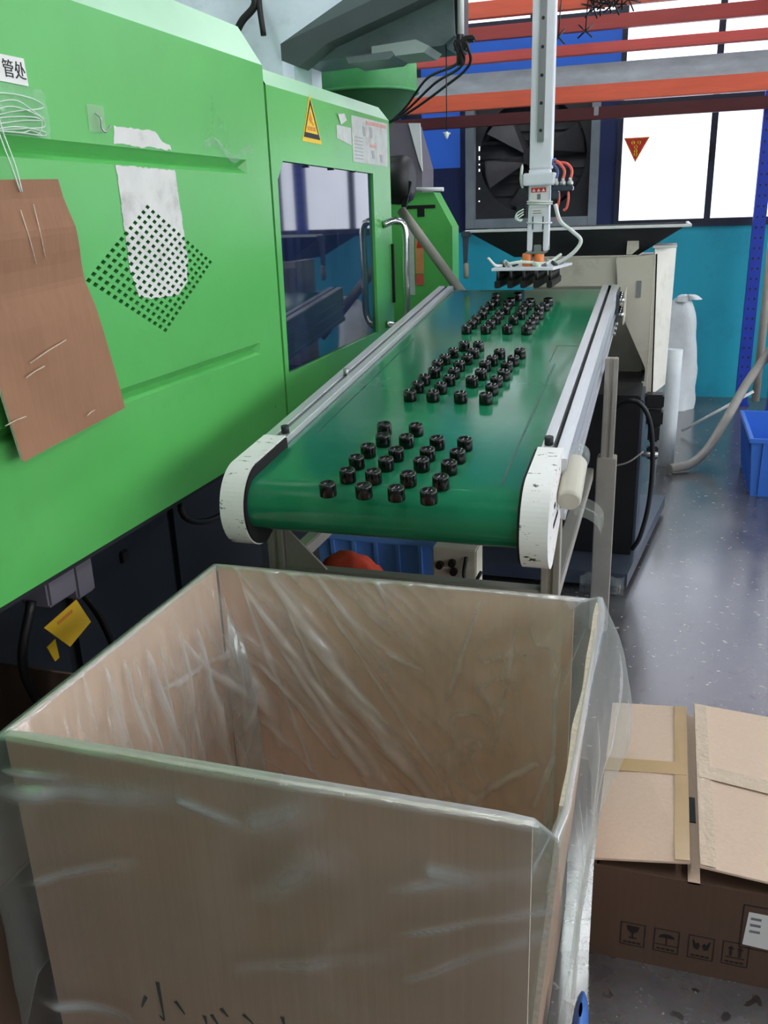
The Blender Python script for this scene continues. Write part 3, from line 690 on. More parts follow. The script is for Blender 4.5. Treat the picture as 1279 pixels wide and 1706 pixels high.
MB().tube(curve([(-1.72, 4.14, 3.38), (-1.76, 4.14, 3.0), (-1.80, 4.12, 2.62), (-1.84, 4.12, 2.5), (-1.83, 4.12, 2.34)], 6), .014, 8).build('hose', 'rubber_black', gc)
MB().box(-1.56, -1.47, 3.7, 3.9, 1.985, 2.03).build('rail_block', 'steel', gc)
# thin string with a tassel hanging from the housing
p0, p1 = at_y(743, 70, 3.52), at_y(744, 222, 3.52)
hs = thing('hanging_string', 'thin dark string with a small white knot hanging below the robot housing', 'string', p1)
MB().tube([p0, p1], .0022, 5).build('string', 'ink_black', hs)
kn = MB(); kn.tube([p1+Vector((0, 0, .006)), p1-Vector((0, 0, .004)), p1-Vector((0, 0, .02))], [.004, .010, .003], 8)
kn.tube([p1+Vector((-.014, 0, .002)), p1+Vector((.014, 0, -.001))], .003, 6); kn.build('knot', 'white_plastic', hs)

# ================================================================ CONVEYOR
AX = Vector((0, 1.815, .903)); SL = math.atan(.115); CU, CN = Vector((0, math.cos(SL), math.sin(SL))), Vector((0, -math.sin(SL), math.cos(SL)))
LEN = (3.95-1.815)/math.cos(SL); RR = .065
def cv(x, u, w): return Vector((x, 0, 0)) + AX + CU*u + CN*w
def cbox(b, x0, x1, u0, u1, w0, w1, mi=0, bevel=0):
    M4 = Matrix.Translation(AX) @ Matrix((Vector((1,0,0)), CU, CN)).transposed().to_4x4()
    return b.box(x0, x1, u0, u1, w0, w1, bevel, mi, M4)
XL, XR = -.908, -.261
con = thing('belt_conveyor', 'inclined belt conveyor with green belt, aluminium rails and white end covers', 'conveyor', (-.585, 2.8, 0))
path = []
for k in range(60): path.append((LEN*(1-k/60), RR))
for k in range(20): a = math.pi/2 + math.pi*k/20; path.append((RR*math.cos(a), RR*math.sin(a)))
for k in range(60): path.append((LEN*k/60, -RR))
for k in range(20): a = -math.pi/2 + math.pi*k/20; path.append((LEN+RR*math.cos(a), RR*math.sin(a)))
bb = MB()
bb.grid(lambda i, j: cv(XL+(XR-XL)*j/12, path[i][0], path[i][1]), len(path), 13, wrap=True)
belt = bb.build('belt', 'belt_green', con)
for x0, x1, u0, u1 in ((-.321, -.315, .03, 1.0), (-.338, -.335, 1.02, 1.22), (-.335, -.27, 1.22, 1.224), (-.864, -.86, .3, 1.3)):
    MB().quad(cv(x0, u0, RR+.0006), cv(x1, u0, RR+.0006), cv(x1, u1, RR+.0006), cv(x0, u1, RR+.0006)).build('seam', 'belt_seam', belt)
for s, xo in ((1, XR), (-1, XL)):                             # side rails: extruded aluminium with slots
    def X(a): return xo + s*a
    r_ = MB()
    for a0, a1, w0, w1 in ((.004, .030, .03, .082), (.042, .072, .03, .082), (.030, .042, .03, .048), (.004, .066, -.075, .03), (.066, .072, .016, .03), (.066, .072, -.022, -.008), (.066, .072, -.075, -.056)):
        x0, x1 = sorted((X(a0), X(a1))); cbox(r_, x0, x1, .16, LEN+.02, w0, w1, 0, .002)
    r_.build('side_rail', 'aluminium', con)
    x0, x1 = sorted((X(.0305), X(.0415))); cbox(MB(), x0, x1, .2, LEN+.015, .048, .0485).build('groove_shade', 'machine_dark', con)  # dark strip on the slot bottom stands in for its shade
    x0, x1 = sorted((X(.006), X(.066))); cbox(MB(), x0, x1, LEN+.019, LEN+.0215, .034, .078).build('rail_end', 'black_hole', con)
    # white end cover: rounded oblong
    cvr = MB(); 
    n_ = 30
    lo = [(.205, -.060)] + [(.115*math.cos(math.pi*1.5 - math.pi*k/n_)*.86+.02, .105*math.sin(math.pi*1.5 - math.pi*k/n_)-.012) for k in range(n_+1)] + [(.205, .092)]
    x0 = X(.0 if s > 0 else .0); x1 = X(.060)
    cvr.prism([cv(x0, u, w) for u, w in lo], (x1-x0, 0, 0))
    bmesh.ops.remove_doubles(cvr.bm, verts=cvr.bm.verts, dist=.0001)
    es = [e for e in cvr.bm.edges if len(e.link_faces) == 2 and e.calc_face_angle(0) > .9]
    bmesh.ops.bevel(cvr.bm, geom=es, offset=.006, segments=2, affect='EDGES', clamp_overlap=True)
    ec = cvr.build('end_cover', 'white_chipped', con)
    # black gap plate between belt and cover
    gp_ = MB().prism([cv(x0-s*.006, u*.97, w*.97) for u, w in lo], (s*.005, 0, 0)); gp_.build('gap_plate', 'black_hole', con)
    for uu, ww in ((.15, .02), (.15, -.025)):
        MB().cyl(cv(X(.068), uu, ww), (1, 0, 0), .012, .018, 14).build('bolt', 'steel', con)
        MB().cyl(cv(X(.078), uu, ww), (1, 0, 0), .006, .004, 6).build('bolt_socket', 'black_hole', con)
    slot = MB(); cbox(slot, *sorted((X(.060), X(.0612))), .02, .10, -.028, -.018); cbox(slot, *sorted((X(.060), X(.0612))), .03, .05, .015, .024); slot.build('slot', 'black_hole', ec)
    MB().cyl(cv(X(.02), .25, .092), CN, .011, .02, 8).build('nut', 'machine_dark', con)
# left rail stop and motor end bracket
MB().cyl(cv(XL-.035, .78, .09), CN, .009, .022, 8).build('stop_pin', 'steel', con)
MB().box(XL-.10, XL-.078, 2.02, 2.10, .88, .95, .004).build('sensor', 'steel', con)
br = MB(); cbox(br, XR+.074, XR+.080, LEN-.14, LEN+.03, -.05, .07, 0, .002); br.build('end_bracket', 'dark_steel', con)
cbox(MB(), XR+.10, XR+.106, LEN-.12, LEN+.04, -.06, .075, 0, .002).build('end_bracket', 'beige_metal', con)
for uu in (-.12, -.075, -.03, .01):
    for ww in (.045, -.015):
        MB().cyl(cv(XR+.09, LEN+uu, ww), (1, 0, 0), .009, .03, 10).build('bolt', 'chrome', con)
for uu in (-.14, -.22, -.30): MB().cyl(cv(XR+.078, LEN+uu, -.05), (1, 0, 0), .007, .012, 8).build('bolt', 'steel', con)
# translucent motor cap on the right cover with wrapped film
MB().tube([cv(XR+.086, .235, .045), cv(XR+.086, .225, .044), cv(XR+.086, .09, .015), cv(XR+.086, .08, .012)], [.022, .028, .028, .024], 20).build('motor_cap', 'beige_metal', con)
cf = MB()
cf.tube([cv(XR+.086, .29, .058), cv(XR+.086, .27, .055), cv(XR+.086, .245, .048), cv(XR+.086, .236, .046)], [.012, .030, .031, .028], 14); cf.build('foil_wrap', 'film_small', con)
flp = MB().grid(lambda i, j: cv(XR+.10+.062*math.sin(i/10*math.pi*.5), .07+.10*j/8-.02*i/10, -.015-.045*(i/10)**2+.012*math.sin(j*.8)), 11, 9); flp.build('clear_flap', 'clear_plastic', con)
# belt underside support and legs
cbox(MB(), XL+.02, XR-.02, .12, LEN-.1, -.05, -.01).build('slider_bed', 'machine_dark', con)
MB().tube([cv(XL-.02, 0, 0), cv(XR+.02, 0, 0)], .06, 24).build('roller', 'steel', con)
MB().tube([cv(XL-.02, LEN, 0), cv(XR+.02, LEN, 0)], .06, 24).build('roller', 'steel', con)
for x in (XL-.04, XR+.04):
    for yy, lower in ((2.0, False), (3.12, True)):
        x = XL-.04 if x < -.5 else XR+.04
        zt = .903 + (yy-1.815)*.115 - .07
        if lower and x > -.5: x = XR+.103; zt += .07
        lg = MB(); w_ = .022
        lg.box(x-w_, x-.006, yy-w_, yy+w_, .02, zt, .002); lg.box(x+.006, x+w_, yy-w_, yy+w_, .02, zt, .002); lg.box(x-.007, x+.007, yy-.015, yy+.015, .02, zt)
        lo_ = lg.build('leg', 'aluminium_dull', con)
        if lower:
            MB().box(x-.034, x+.034, yy-.034, yy+.034, .02, .70, .003).build('leg_sleeve', 'aluminium_dull', con)
        MB().lathe((x, yy, 0), [(.03, 0), (.03, .012), (.012, .022), (.012, .03)], 12).build('foot', 'rubber_black', con)
for yy, z in ((2.0, .62), (3.12, .62)):
    MB().box(XL-.02, XR+.02, yy-.02, yy+.02, z, z+.04, .003).build('cross_bar', 'aluminium_dull', con)
for x in (XL-.04, XR+.04): MB().box(x-.02, x+.02, 2.02, 3.10, .62, .66, .003).build('stretcher', 'aluminium_dull', con)
MB().prism([(XL-.015, 1.99, .66), (XL+.10, 1.99, .66), (XL-.015, 1.99, .775)], (0, .008, 0)).build('gusset', 'aluminium_dull', con)

# ---------------------------------------------------------------- black caps on the belt
caps = [
 ('nearest', [[(546,815),(579,792),(594,770),(613,751),(638,733),(640,714)], [(606,818),(622,794),(643,773),(660,757),(677,735),(693,716)], [(660,822),(680,798),(702,774),(712,757),(728,738)], [(714,827),(734,803),(748,779),(762,760),(774,740)]]),
 ('middle', [[(683,659),(696,645),(707,633),(723,621),(729,609),(741,599),(755,588),(773,577)], [(721,660),(734,647),(748,634),(756,622),(765,610),(778,599),(789,589),(797,577)], [(767,662),(786,636),(801,624),(808,610),(820,601),(832,590)], [(809,664),(819,649),(827,636),(839,625),(844,611),(855,601),(866,589)]]),
 ('farthest', [[(777,549),(786,541),(793,533),(803,525),(807,517),(817,510),(825,503),(826,495)], [(809,549),(817,541),(826,533),(832,525),(842,517),(845,509),(850,503),(862,494)], [(845,549),(855,534),(867,525),(871,517),(878,510),(883,504)], [(877,550),(883,541),(889,533),(897,525),(898,516),(907,511),(913,503)]])]
cp = MB(); cr_, chh = .0195, .030
rings = []
prof = [(cr_*.97, 0), (cr_, .002), (cr_*.97, chh-.003), (cr_*.90, chh), (cr_*.80, chh), (cr_*.74, chh-.004), (.0001, chh-.004)]
cp.lathe((0, 0, 0), prof, 20)
me_cap = bpy.data.meshes.new('cap_shell'); bmesh.ops.remove_doubles(cp.bm, verts=cp.bm.verts, dist=.0002); bmesh.ops.recalc_face_normals(cp.bm, faces=cp.bm.faces); cp.bm.to_mesh(me_cap); cp.bm.free(); me_cap.materials.append(MATS['cap_black'])
NRM = CN; p_on = cv(0, 0, RR)
def on_belt(px, py, lift):
    d = ray(px, py); q = p_on + CN*lift
    return EYE + d*((q-EYE).dot(CN)/d.dot(CN)) - CN*lift
ordn = ['first', 'second', 'third', 'fourth', 'fifth', 'sixth', 'seventh', 'eighth']
rown = ['leftmost', 'second', 'third', 'rightmost']
for bn, rows in caps:
    for ri, row in enumerate(rows):
        for ci, (px, py) in enumerate(row):
            o = bpy.data.objects.new('black_cap', me_cap); COL.objects.link(o)
            p = on_belt(px, py, chh*.5)
            o.location = p + CN*.0004; o.rotation_euler = (SL, 0, 0)
            tag(o, 'black cap on green belt, %s from front in %s row of %s batch' % (ordn[ci], rown[ri], bn), 'cap', 'black caps on the %s part of the belt' % bn)

# ================================================================ ROBOT ARM
AY = 3.75
arm = thing('pick_and_place_robot', 'pale grey vertical robot arm with gripper plate hanging over the belt end', 'robot arm', (-.507, AY, 1.25))
MB().box(-.550, -.464, AY, AY+.07, 1.70, 3.3, .003).build('column', 'arm_paint', arm)
MB().box(-.520, -.494, AY-.012, AY, 1.80, 3.3, .002).build('linear_rail', 'steel', arm)
for k in range(9): MB().cyl((-.507, AY-.0125, 1.84+k*.098), (0, 1, 0), .0065, .002, 10).build('rail_screw', 'ink_black', arm)
MB().box(-.572, -.448, AY-.02, AY+.08, 1.638, 1.685, .004).build('clamp_block', 'arm_paint', arm)
MB().box(-.552, -.468, AY, AY+.06, 1.46, 1.70, .003).build('lower_column', 'arm_paint', arm)
fk = MB()
for x0, x1 in ((-.553, -.532), (-.488, -.467)): fk.box(x0, x1, AY-.004, AY+.05, 1.385, 1.49, .003)
fk.build('fork', 'arm_paint', arm)
MB().box(-.531, -.489, AY+.01, AY+.04, 1.40, 1.47).build('cylinder', 'black_metal', arm)
MB().tube([(-.51, AY+.025, 1.47), (-.51, AY+.025, 1.385)], .010, 10).build('piston', 'steel', arm)
MB().box(-.526, -.494, AY-.005, AY+.05, 1.375, 1.41, .003).build('pivot_block', 'steel', arm)
MB().tube([(-.553, AY+.02, 1.395), (-.467, AY+.02, 1.395)], .012, 12).build('pivot_pin', 'rubber_black', arm)
l1 = MB().box(-.546, -.474, AY-.0035, AY-.002, 1.555, 1.633).build('label_plate', 'paper_clean', arm)
MB().box(-.540, -.480, AY-.0045, AY-.0035, 1.612, 1.630).build('print', 'ink_red', l1)
pm = MB()
for k in range(3): pm.prism([(-.536+k*.019, AY-.0052, 1.615), (-.522+k*.019, AY-.0052, 1.615), (-.529+k*.019, AY-.0052, 1.627)], (0, .0004, 0))
pm.build('print', 'paper_clean', l1)
MB().box(-.516, -.502, AY-.0045, AY-.0035, 1.585, 1.606).build('print', 'ink_grey', l1)
l2 = MB().box(-.538, -.490, AY-.0035, AY-.002, 1.525, 1.550).build('label_plate', 'paper_clean', arm)
MB().box(-.532, -.497, AY-.0045, AY-.0035, 1.531, 1.534).box(-.532, -.500, AY-.0045, AY-.0035, 1.540, 1.543).build('print', 'ink_grey', l2)
gr = MB()
for x in (-.533, -.492): gr.box(x, x+.004, AY-.0025, AY+.001, 1.47, 1.52)
gr.build('groove', 'dark_steel', arm)
for zz in (1.578, 1.57, 1.497):
    MB().tube([(-.556, AY-.006, zz), (-.464, AY-.006, zz-.003), (-.462, AY+.05, zz-.003)], .0035, 6).build('cable_tie', 'tube_white', arm)
# valves to the sides
vl = MB()
vl.box(-.462, -.375, AY+.0, AY+.04, 1.615, 1.632, .003); vl.box(-.46, -.43, AY-.005, AY+.04, 1.585, 1.615, .003)
vl.build('valve_bar', 'dark_steel', arm)
for k, x in enumerate((-.444, -.417, -.388)): MB().lathe((x, AY+.015, 1.632), [(.010, 0), (.012, .006), (.012, .016), (.007, .02), (.007, .03)], 12).build('fitting', 'steel', arm)
for k, x in enumerate((-.444, -.417, -.388)):
    MB().tube(curve([(x, AY+.015, 1.655), (x+.004, AY+.02, 1.69), (x-.02, AY+.03, 1.725-.004*k), (-.455, AY+.05, 1.735-.006*k), (-.468, AY+.06, 1.73)], 6), .0055, 8).build('air_hose', 'tube_red' if k else 'tube_blue', arm)
for k, x in enumerate((-.432, -.395)):
    MB().tube(curve([(x, AY+.015, 1.61), (x+.002, AY+.01, 1.58), (x-.004, AY+.015, 1.55), (x-.012*k-.004, AY+.02, 1.50+.04*k)], 5), .005, 8).build('air_hose', 'tube_red', arm)
lv = MB(); lv.box(-.585, -.556, AY, AY+.03, 1.60, 1.64, .004); lv.box(-.60, -.56, AY+.005, AY+.03, 1.515, 1.565, .004); lv.build('valve_block', 'fan_dark', arm)
MB().tube(curve([(-.575, AY, 1.63), (-.582, AY, 1.67), (-.578, AY, 1.72)], 4), [.004]+[.007]*4+[.006]*3+[.002], 8).build('lever', 'tube_white', arm)
for k in range(3): MB().tube(curve([(-.57, AY, 1.55-.01*k), (-.595, AY-.01, 1.535-.012*k), (-.60+.01*k, AY-.01, 1.512-.004*k), (-.575, AY, 1.51)], 5), .003, 6).build('loose_tube', 'cord_white', arm)
# gripper plate (seen from slightly above)
ZP = 1.318
gpl = MB().prism([(-.672, 3.60, ZP), (-.427, 3.60, ZP), (-.385, 3.93, ZP), (-.672, 3.93, ZP)], (0, 0, .010)).build('gripper_plate', 'arm_paint', arm)
for x in (-.548, -.500): MB().lathe((x, AY-.02, ZP+.010), [(.019, 0), (.021, .004), (.021, .045), (.018, .05)], 16).build('orange_mount', 'cup_orange', arm)
MB().box(-.555, -.475, AY-.04, AY+.06, ZP+.058, ZP+.066, .002).build('mount_plate', 'steel', arm)
rq = random.Random(5)
for k in range(14):
    x, y = -.645+.235*rq.random(), 3.63+.27*rq.random()
    if abs(x+.52) < .05 and abs(y-AY) < .07: continue
    MB().cyl((x, y, ZP+.018), (rq.uniform(-1, 1), rq.uniform(-1, 1), .3), .008, .034, 8).build('fitting', ['steel', 'cord_white', 'fan_dark'][k % 3], arm)
MB().tube(curve([(-.63, 3.66, ZP+.02), (-.56, 3.67, ZP+.03), (-.47, 3.72, ZP+.02), (-.42, 3.80, ZP+.05)], 6), .006, 8).build('loose_tube', 'cord_white', arm)
MB().tube(curve([(-.64, 3.66, ZP+.016), (-.665, 3.64, ZP+.020), (-.69, 3.62, ZP+.05)], 6), .006, 8).build('air_hose', 'tube_white', arm)
MB().tube(curve([(-.442, AY-.01, 1.565), (-.42, AY-.01, 1.50), (-.37, AY-.02, 1.46), (-.335, AY-.02, 1.425), (-.355, AY-.02, 1.385), (-.40, AY-.02, 1.35), (-.44, AY-.02, ZP+.015)], 7), .008, 10).build('air_hose', 'tube_white', arm)
for k in range(5):
    x = -.645+.052*k
    MB().box(x-.011, x+.011, 3.575, 3.90, ZP-.066, ZP-.038, .003).build('pick_bar', 'rubber_black', arm)
    for q in range(7):
        y = 3.60+q*.045
        MB().tube([(x, y, ZP), (x, y, ZP-.042)], .007, 8).build('pin', 'rubber_black', arm)

# ================================================================ GRANULATOR
gx = thing('granulator', 'beige plastic granulator with dark steel feed tray and black base behind the conveyor', 'granulator', (-.35, 4.2, 0))
bd = MB()
MB().box(-.80, -.065, 3.72, 4.62, .09, .80, .006).build('base_cabinet', 'black_metal', gx)
MB().box(-.066, -.052, 3.735, 4.60, .12, .78, .003).build('side_panel', 'dark_steel', gx)
MB().prism([(-.84, 3.50, .03), (-.07, 3.50, .03), (.075, 4.62, .03), (-.84, 4.62, .03)], (0, 0, .06)).build('skid', 'dark_steel', gx)
for x, y in ((-.12, 3.58), (.03, 4.55), (-.75, 4.5), (-.75, 3.6)): MB().cyl((x, y, .03), (1, 0, 0), .03, .02, 14).build('caster', 'rubber_black', gx)
# beige chute body: right cheek with slanted front
ck = MB()
fy = 4.05
ck.prism([(-.205, fy, .745), (-.215, fy, .80), (-.06, fy, .80), (-.06, fy, .86), (-.19, fy, 1.13), (-.21, fy, 1.335), (-.04, fy, 1.35), (-.02, fy, .72), (-.06, fy, .715)], (0, .008, 0))
ck.build('front_plate', 'beige_metal', gx)
MB().prism([(-.04, fy, 1.35), (-.02, fy, .72), (-.02, fy+.55, .72), (-.04, fy+.55, 1.35)], (-.006, 0, 0)).build('cheek_plate', 'beige_metal', gx)
MB().prism([(-.05, fy-.002, .72), (-.05, fy-.002, 1.375), (.038, 4.3, 1.378), (.032, 4.3, .744)], (-.004, .006, 0)).build('flange_plate', 'white_paint', gx)
MB().box(-.06, .038, 4.05, 4.31, 1.374, 1.384, .002).build('flange_lip', 'white_plastic', gx)
MB().box(-.118, -.098, fy-.004, fy, 1.17, 1.24).build('scuff_mark', 'ink_grey', gx)
MB().box(-.58, -.06, 4.35, 4.62, .80, 1.33).build('rear_body', 'beige_metal', gx)
MB().box(-.61, -.21, fy+.02, fy+.028, 1.215, 1.335, .002).build('cross_panel', 'beige_metal', gx)
MB().prism([(-.08, fy+.26, 1.30), (-.08, fy+.26, .80), (-.60, fy+.26, .80), (-.60, fy+.26, 1.30)], (0, .006, 0)).build('chute_back', 'hose_grey', gx)
MB().prism([at_y(1046, 386, 4.06), at_y(1064, 384, 4.06), at_y(1064, 414, 4.06), at_y(1052, 424, 4.06), at_y(1043, 424, 4.06)], (0, .006, 0)).build('gusset_plate', 'beige_metal', gx)
# shallow funnel tray on top
tr = MB()
o4 = [(-.86, 4.02, 1.462), (.075, 4.02, 1.468), (.085, 4.62, 1.468), (-.86, 4.62, 1.462)]
i4 = [(-.66, 4.10, 1.345), (-.12, 4.10, 1.345), (-.12, 4.55, 1.345), (-.66, 4.55, 1.345)]
tr._add([Vector(p) for p in o4+i4], [(0,1,5,4),(1,2,6,5),(2,3,7,6),(3,0,4,7)])
tr.build('feed_tray', 'fan_dark', gx)
lp_ = MB(); lp_.box(-.87, .09, 4.010, 4.024, 1.458, 1.470, .002); lp_.box(.075, .09, 4.02, 4.63, 1.458, 1.470, .002); lp_.build('tray_lip', 'white_plastic', gx)
bk = MB(); bk.box(-.885, -.845, 4.0, 4.03, 1.44, 1.464, .003); bk.prism([(-.880, 4.005, 1.44), (-.853, 4.005, 1.44), (-.862, 4.005, 1.30), (-.875, 4.005, 1.30)], (0, .015, 0)); bk.build('clamp_bracket', 'dark_steel', gx)
MB().lathe((-.866, 4.013, 1.26), [(.008, 0), (.013, .01), (.013, .06), (.008, .07)], 10).build('clamp_grip', 'hose_grey', gx)
# motor terminal blocks on the side
tb = MB()
tb.box(-.05, .03, 3.95, 4.03, .70, .76, .006); tb.box(-.04, .03, 3.95, 4.02, .62, .69, .008); tb.box(-.03, .02, 3.94, 4.0, .55, .62, .008); tb.box(-.03, .02, 3.94, 4.0, .47, .53, .006)
tb.build('switch_block', 'rubber_black', gx)
MB().tube([(-.05, 3.92, .50), (.02, 3.92, .50)], .012, 10).build('gland', 'steel', gx)
MB().tube(curve([(-.20, 3.70, .70), (-.14, 3.66, .78), (-.07, 3.64, .79), (-.02, 3.66, .70), (0, 3.68, .52), (-.005, 3.68, .34), (-.03, 3.68, .20), (-.06, 3.69, .13)], 7), .010, 10).build('cable', 'rubber_black', gx)
MB().tube(curve([(-.17, 3.69, .50), (-.10, 3.66, .53), (-.04, 3.66, .58)], 5), .004, 6).build('cable', 'hose_grey', gx)
# bagged film under the granulator
fb = MB().grid(lambda i, j: Vector((-.26+.18*i/14, 3.44+.06*j/8, .02+.10*math.sin(math.pi*j/8)*(.6+.5*noise.noise(Vector((i*.4, j*.6, 2)))))), 15, 9).build('plastic_film', 'film_small'); tag(fb, 'crumpled clear plastic film on the floor by the granulator base', 'film')

# ---------------------------------------------------------------- sack, hose, rod, crates
sk = thing('white_sack', 'tall white woven sack standing by the teal wall behind the granulator', 'sack', (.13, 7.2, 0))
def sackf(i, j):
    v = j/24; a = 2*math.pi*i/28
    r = (.15-.03*v)*(1+.12*math.sin(3*a+v*5)) + .012*noise.noise(Vector((math.cos(a)*2, math.sin(a)*2, v*7)))
    if v > .78: r *= 1-.55*((v-.78)/.22)**2
    return Vector((.12+r*1.05*math.cos(a)+.07*max(0, v-.7), 7.25+r*.8*math.sin(a), .0+.86*v))
sb = MB().grid(sackf, 28, 25, wrap=True); sb._add([sackf(i, 24) for i in range(28)], [tuple(range(28))]); sb.build('sack_body', 'sack_white', sk)
tf = MB().grid(lambda i, j: Vector((.13+.05*math.cos(i/10*math.pi*2)+.10*(j/8)**1.5, 7.22+.05*math.sin(i/10*math.pi*2), .84+.05*math.sin(j/8*math.pi*.9))), 10, 9, wrap=True); tf.build('sack_neck', 'sack_white', sk)
# second, slimmer wrapped roll in front
wr = MB().tube([(.075, 5.55, .0), (.075, 5.55, .3), (.08, 5.56, .55), (.085, 5.57, .72)], [.05, .055, .05, .045], 18).build('wrapped_roll', 'sack_white'); tag(wr, 'upright roll wrapped in pale plastic right behind the granulator', 'roll')
hs_ = MB().tube(curve([(.10, 5.36, .03), (.22, 5.45, .04), (.32, 5.6, .10), (.42, 5.75, .25), (.53, 5.9, .45), (.66, 6.0, .65), (.82, 6.05, .9)], 7), .028, 12).build('suction_hose', 'hose_grey'); tag(hs_, 'grey ribbed suction hose curving up from the floor to the rack', 'hose')
rd = MB().tube([at_y(1135, 718, 6.35), at_y(1255, 652, 6.35)], .010, 8).build('white_rod', 'white_plastic'); tag(rd, 'thin white plastic rod lying slanted behind the hose', 'rod')
po = MB().tube([at_y(1258, 668, 6.9), at_y(1290, 360, 6.9)], .028, 12).build('grey_pole', 'hose_grey'); tag(po, 'pale grey pole leaning against the blue rack', 'pole')

def crate(name, label, x0, x1, y0, y1, z0, z1, nrib=6, group=None, cm='blue_plastic'):
    t = thing(name, label, 'crate', ((x0+x1)/2, (y0+y1)/2, z0), group)
    s = .012; b = MB()
    ins = .025
    lo = [(x0+ins, y0+ins), (x1-ins, y0+ins), (x1-ins, y1-ins), (x0+ins, y1-ins)]; hi = [(x0, y0), (x1, y0), (x1, y1), (x0, y1)]
    vs = [Vector((a, c, z0)) for a, c in lo] + [Vector((a, c, z1)) for a, c in hi]
    lo2 = [(x0+ins+s, y0+ins+s), (x1-ins-s, y0+ins+s), (x1-ins-s, y1-ins-s), (x0+ins+s, y1-ins-s)]; hi2 = [(x0+s, y0+s), (x1-s, y0+s), (x1-s, y1-s), (x0+s, y1-s)]
    vs += [Vector((a, c, z0+s)) for a, c in lo2] + [Vector((a, c, z1)) for a, c in hi2]
    fs = [(0,3,2,1), (8,9,10,11)]
    for k in range(4):
        q = (k+1) % 4; fs += [(k, q, q+4, k+4), (k+8, k+12, q+12, q+8), (k+4, q+4, q+12, k+12)]
    b._add(vs, fs); b.build('shell', cm, t)
    rm = MB()
    rm.box(x0-.012, x1+.012, y0-.012, y0+.006, z1-.022, z1+.004, .003); rm.box(x0-.012, x1+.012, y1-.006, y1+.012, z1-.022, z1+.004, .003)
    rm.box(x0-.012, x0+.006, y0, y1, z1-.022, z1+.004, .003); rm.box(x1-.006, x1+.012, y0, y1, z1-.022, z1+.004, .003); rm.build('rim', cm, t)
    for k in range(nrib):
        f = (k+.5)/nrib
        for side in range(2):
            if side == 0:
                x = x0+ins+(x1-x0-2*ins)*f; q = MB().prism([(x-.006, y0+ins-.010, z0+.01), (x+.006, y0+ins-.010, z0+.01), (x+.006, y0-.010, z1-.02), (x-.006, y0-.010, z1-.02)], (0, .012, 0))
            else:
                y = y0+ins+(y1-y0-2*ins)*f; q = MB().prism([(x0+ins-.010, y-.006, z0+.01), (x0+ins-.010, y+.006, z0+.01), (x0-.010, y+.006, z1-.02), (x0-.010, y-.006, z1-.02)], (.012, 0, 0))
            q.build('rib', cm, t)
    return t
crate('blue_crate', 'large blue plastic crate standing on the floor before the rack, at the right edge', .505, 1.05, 4.97, 5.68, 0, .33)
crate('blue_crate', 'blue plastic crate under the conveyor, topmost of the stack', -1.10, -.66, 2.62, 3.0, .28, .52, 5, cm='blue_pale')
crate('blue_crate', 'blue plastic crate under the conveyor, lower of the stack', -1.10, -.66, 2.62, 3.0, .012, .278, 5, cm='blue_pale')
# red cloth on the cross bar, socket box
rdc = MB().grid(lambda i, j: Vector((-.94+.19*i/14, 2.20+.10*j/10,   .535+.075*math.sin(math.pi*i/14)**.6*math.sin(math.pi*(j+.5)/11)**.5 + .012*noise.noise(Vector((i*.5, j*.5, 4))))), 15, 11)
rb = thing('red_rag', 'bundled red orange rag lying under the conveyor beside the blue crate', 'rag', (-.78, 2.25, .4))
rdc.build('cloth', 'cloth_red', rb); MB().box(-.93, -.76, 2.17, 2.33, .40, .55, .02).build('bundle', 'cloth_red', rb)
MB().box(-.95, -.66, 2.12, 2.40, .38, .40).box(-.95, -.92, 2.12, 2.15, 0, .38).box(-.69, -.66, 2.12, 2.15, 0, .38).box(-.95, -.92, 2.37, 2.40, 0, .38).box(-.69, -.66, 2.37, 2.40, 0, .38).build('stool_tmp', 'machine_dark')
st = bpy.data.objects['stool_tmp']; st.name = 'low_stand'; tag(st, 'low dark metal stand in the shade under the conveyor', 'stand')
sx = thing('control_box', 'beige control box with three black knobs under the conveyor', 'control box', (-.565, 2.5, .3))
MB().box(-.64, -.50, 2.46, 2.56, .0, .56, .004).build('case', 'beige_metal', sx)
for x, z in ((-.615, .505), (-.575, .515), (-.57, .487)): MB().cyl((x, 2.452, z), (0, 1, 0), .012, .02, 12).build('knob', 'rubber_black', sx)
MB().tube(curve([(-.53, 2.45, .54), (-.535, 2.44, .48), (-.51, 2.43, .45), (-.48, 2.44, .5)], 5), .006, 8).build('cable', 'rubber_black', sx)

# ================================================================ EXHAUST FAN
fan = thing('exhaust_fan', 'square framed industrial exhaust fan set in the blue back wall', 'fan', (-1.11, YB, 1.41))
fcx, fcz = (FX0+FX1)/2, (FZ0+FZ1)/2
for a in ((-1.655, FX0+.02, 1.405, 2.50), (FX1-.02, -.575, 1.405, 2.50), (FX0+.02, FX1-.02, 1.405, FZ0+.02), (FX0+.02, FX1-.02, FZ1-.02, 2.50)):
    MB().box(a[0], a[1], YB-.10, YB-.001, a[2], a[3], .004).build('frame', 'fan_frame', fan)
rg = [(fcx+.44*math.cos(2*math.pi*k/40), fcz+.44*math.sin(2*math.pi*k/40)) for k in range(40)]
MB().plate([(FX0+.02, YB-.03, FZ0+.02), (FX1-.02, YB-.03, FZ0+.02), (FX1-.02, YB-.03, FZ1-.02), (FX0+.02, YB-.03, FZ1-.02)], [[(x, YB-.03, z) for x, z in rg]], (0, .02, 0)).build('shroud', 'fan_dark', fan)
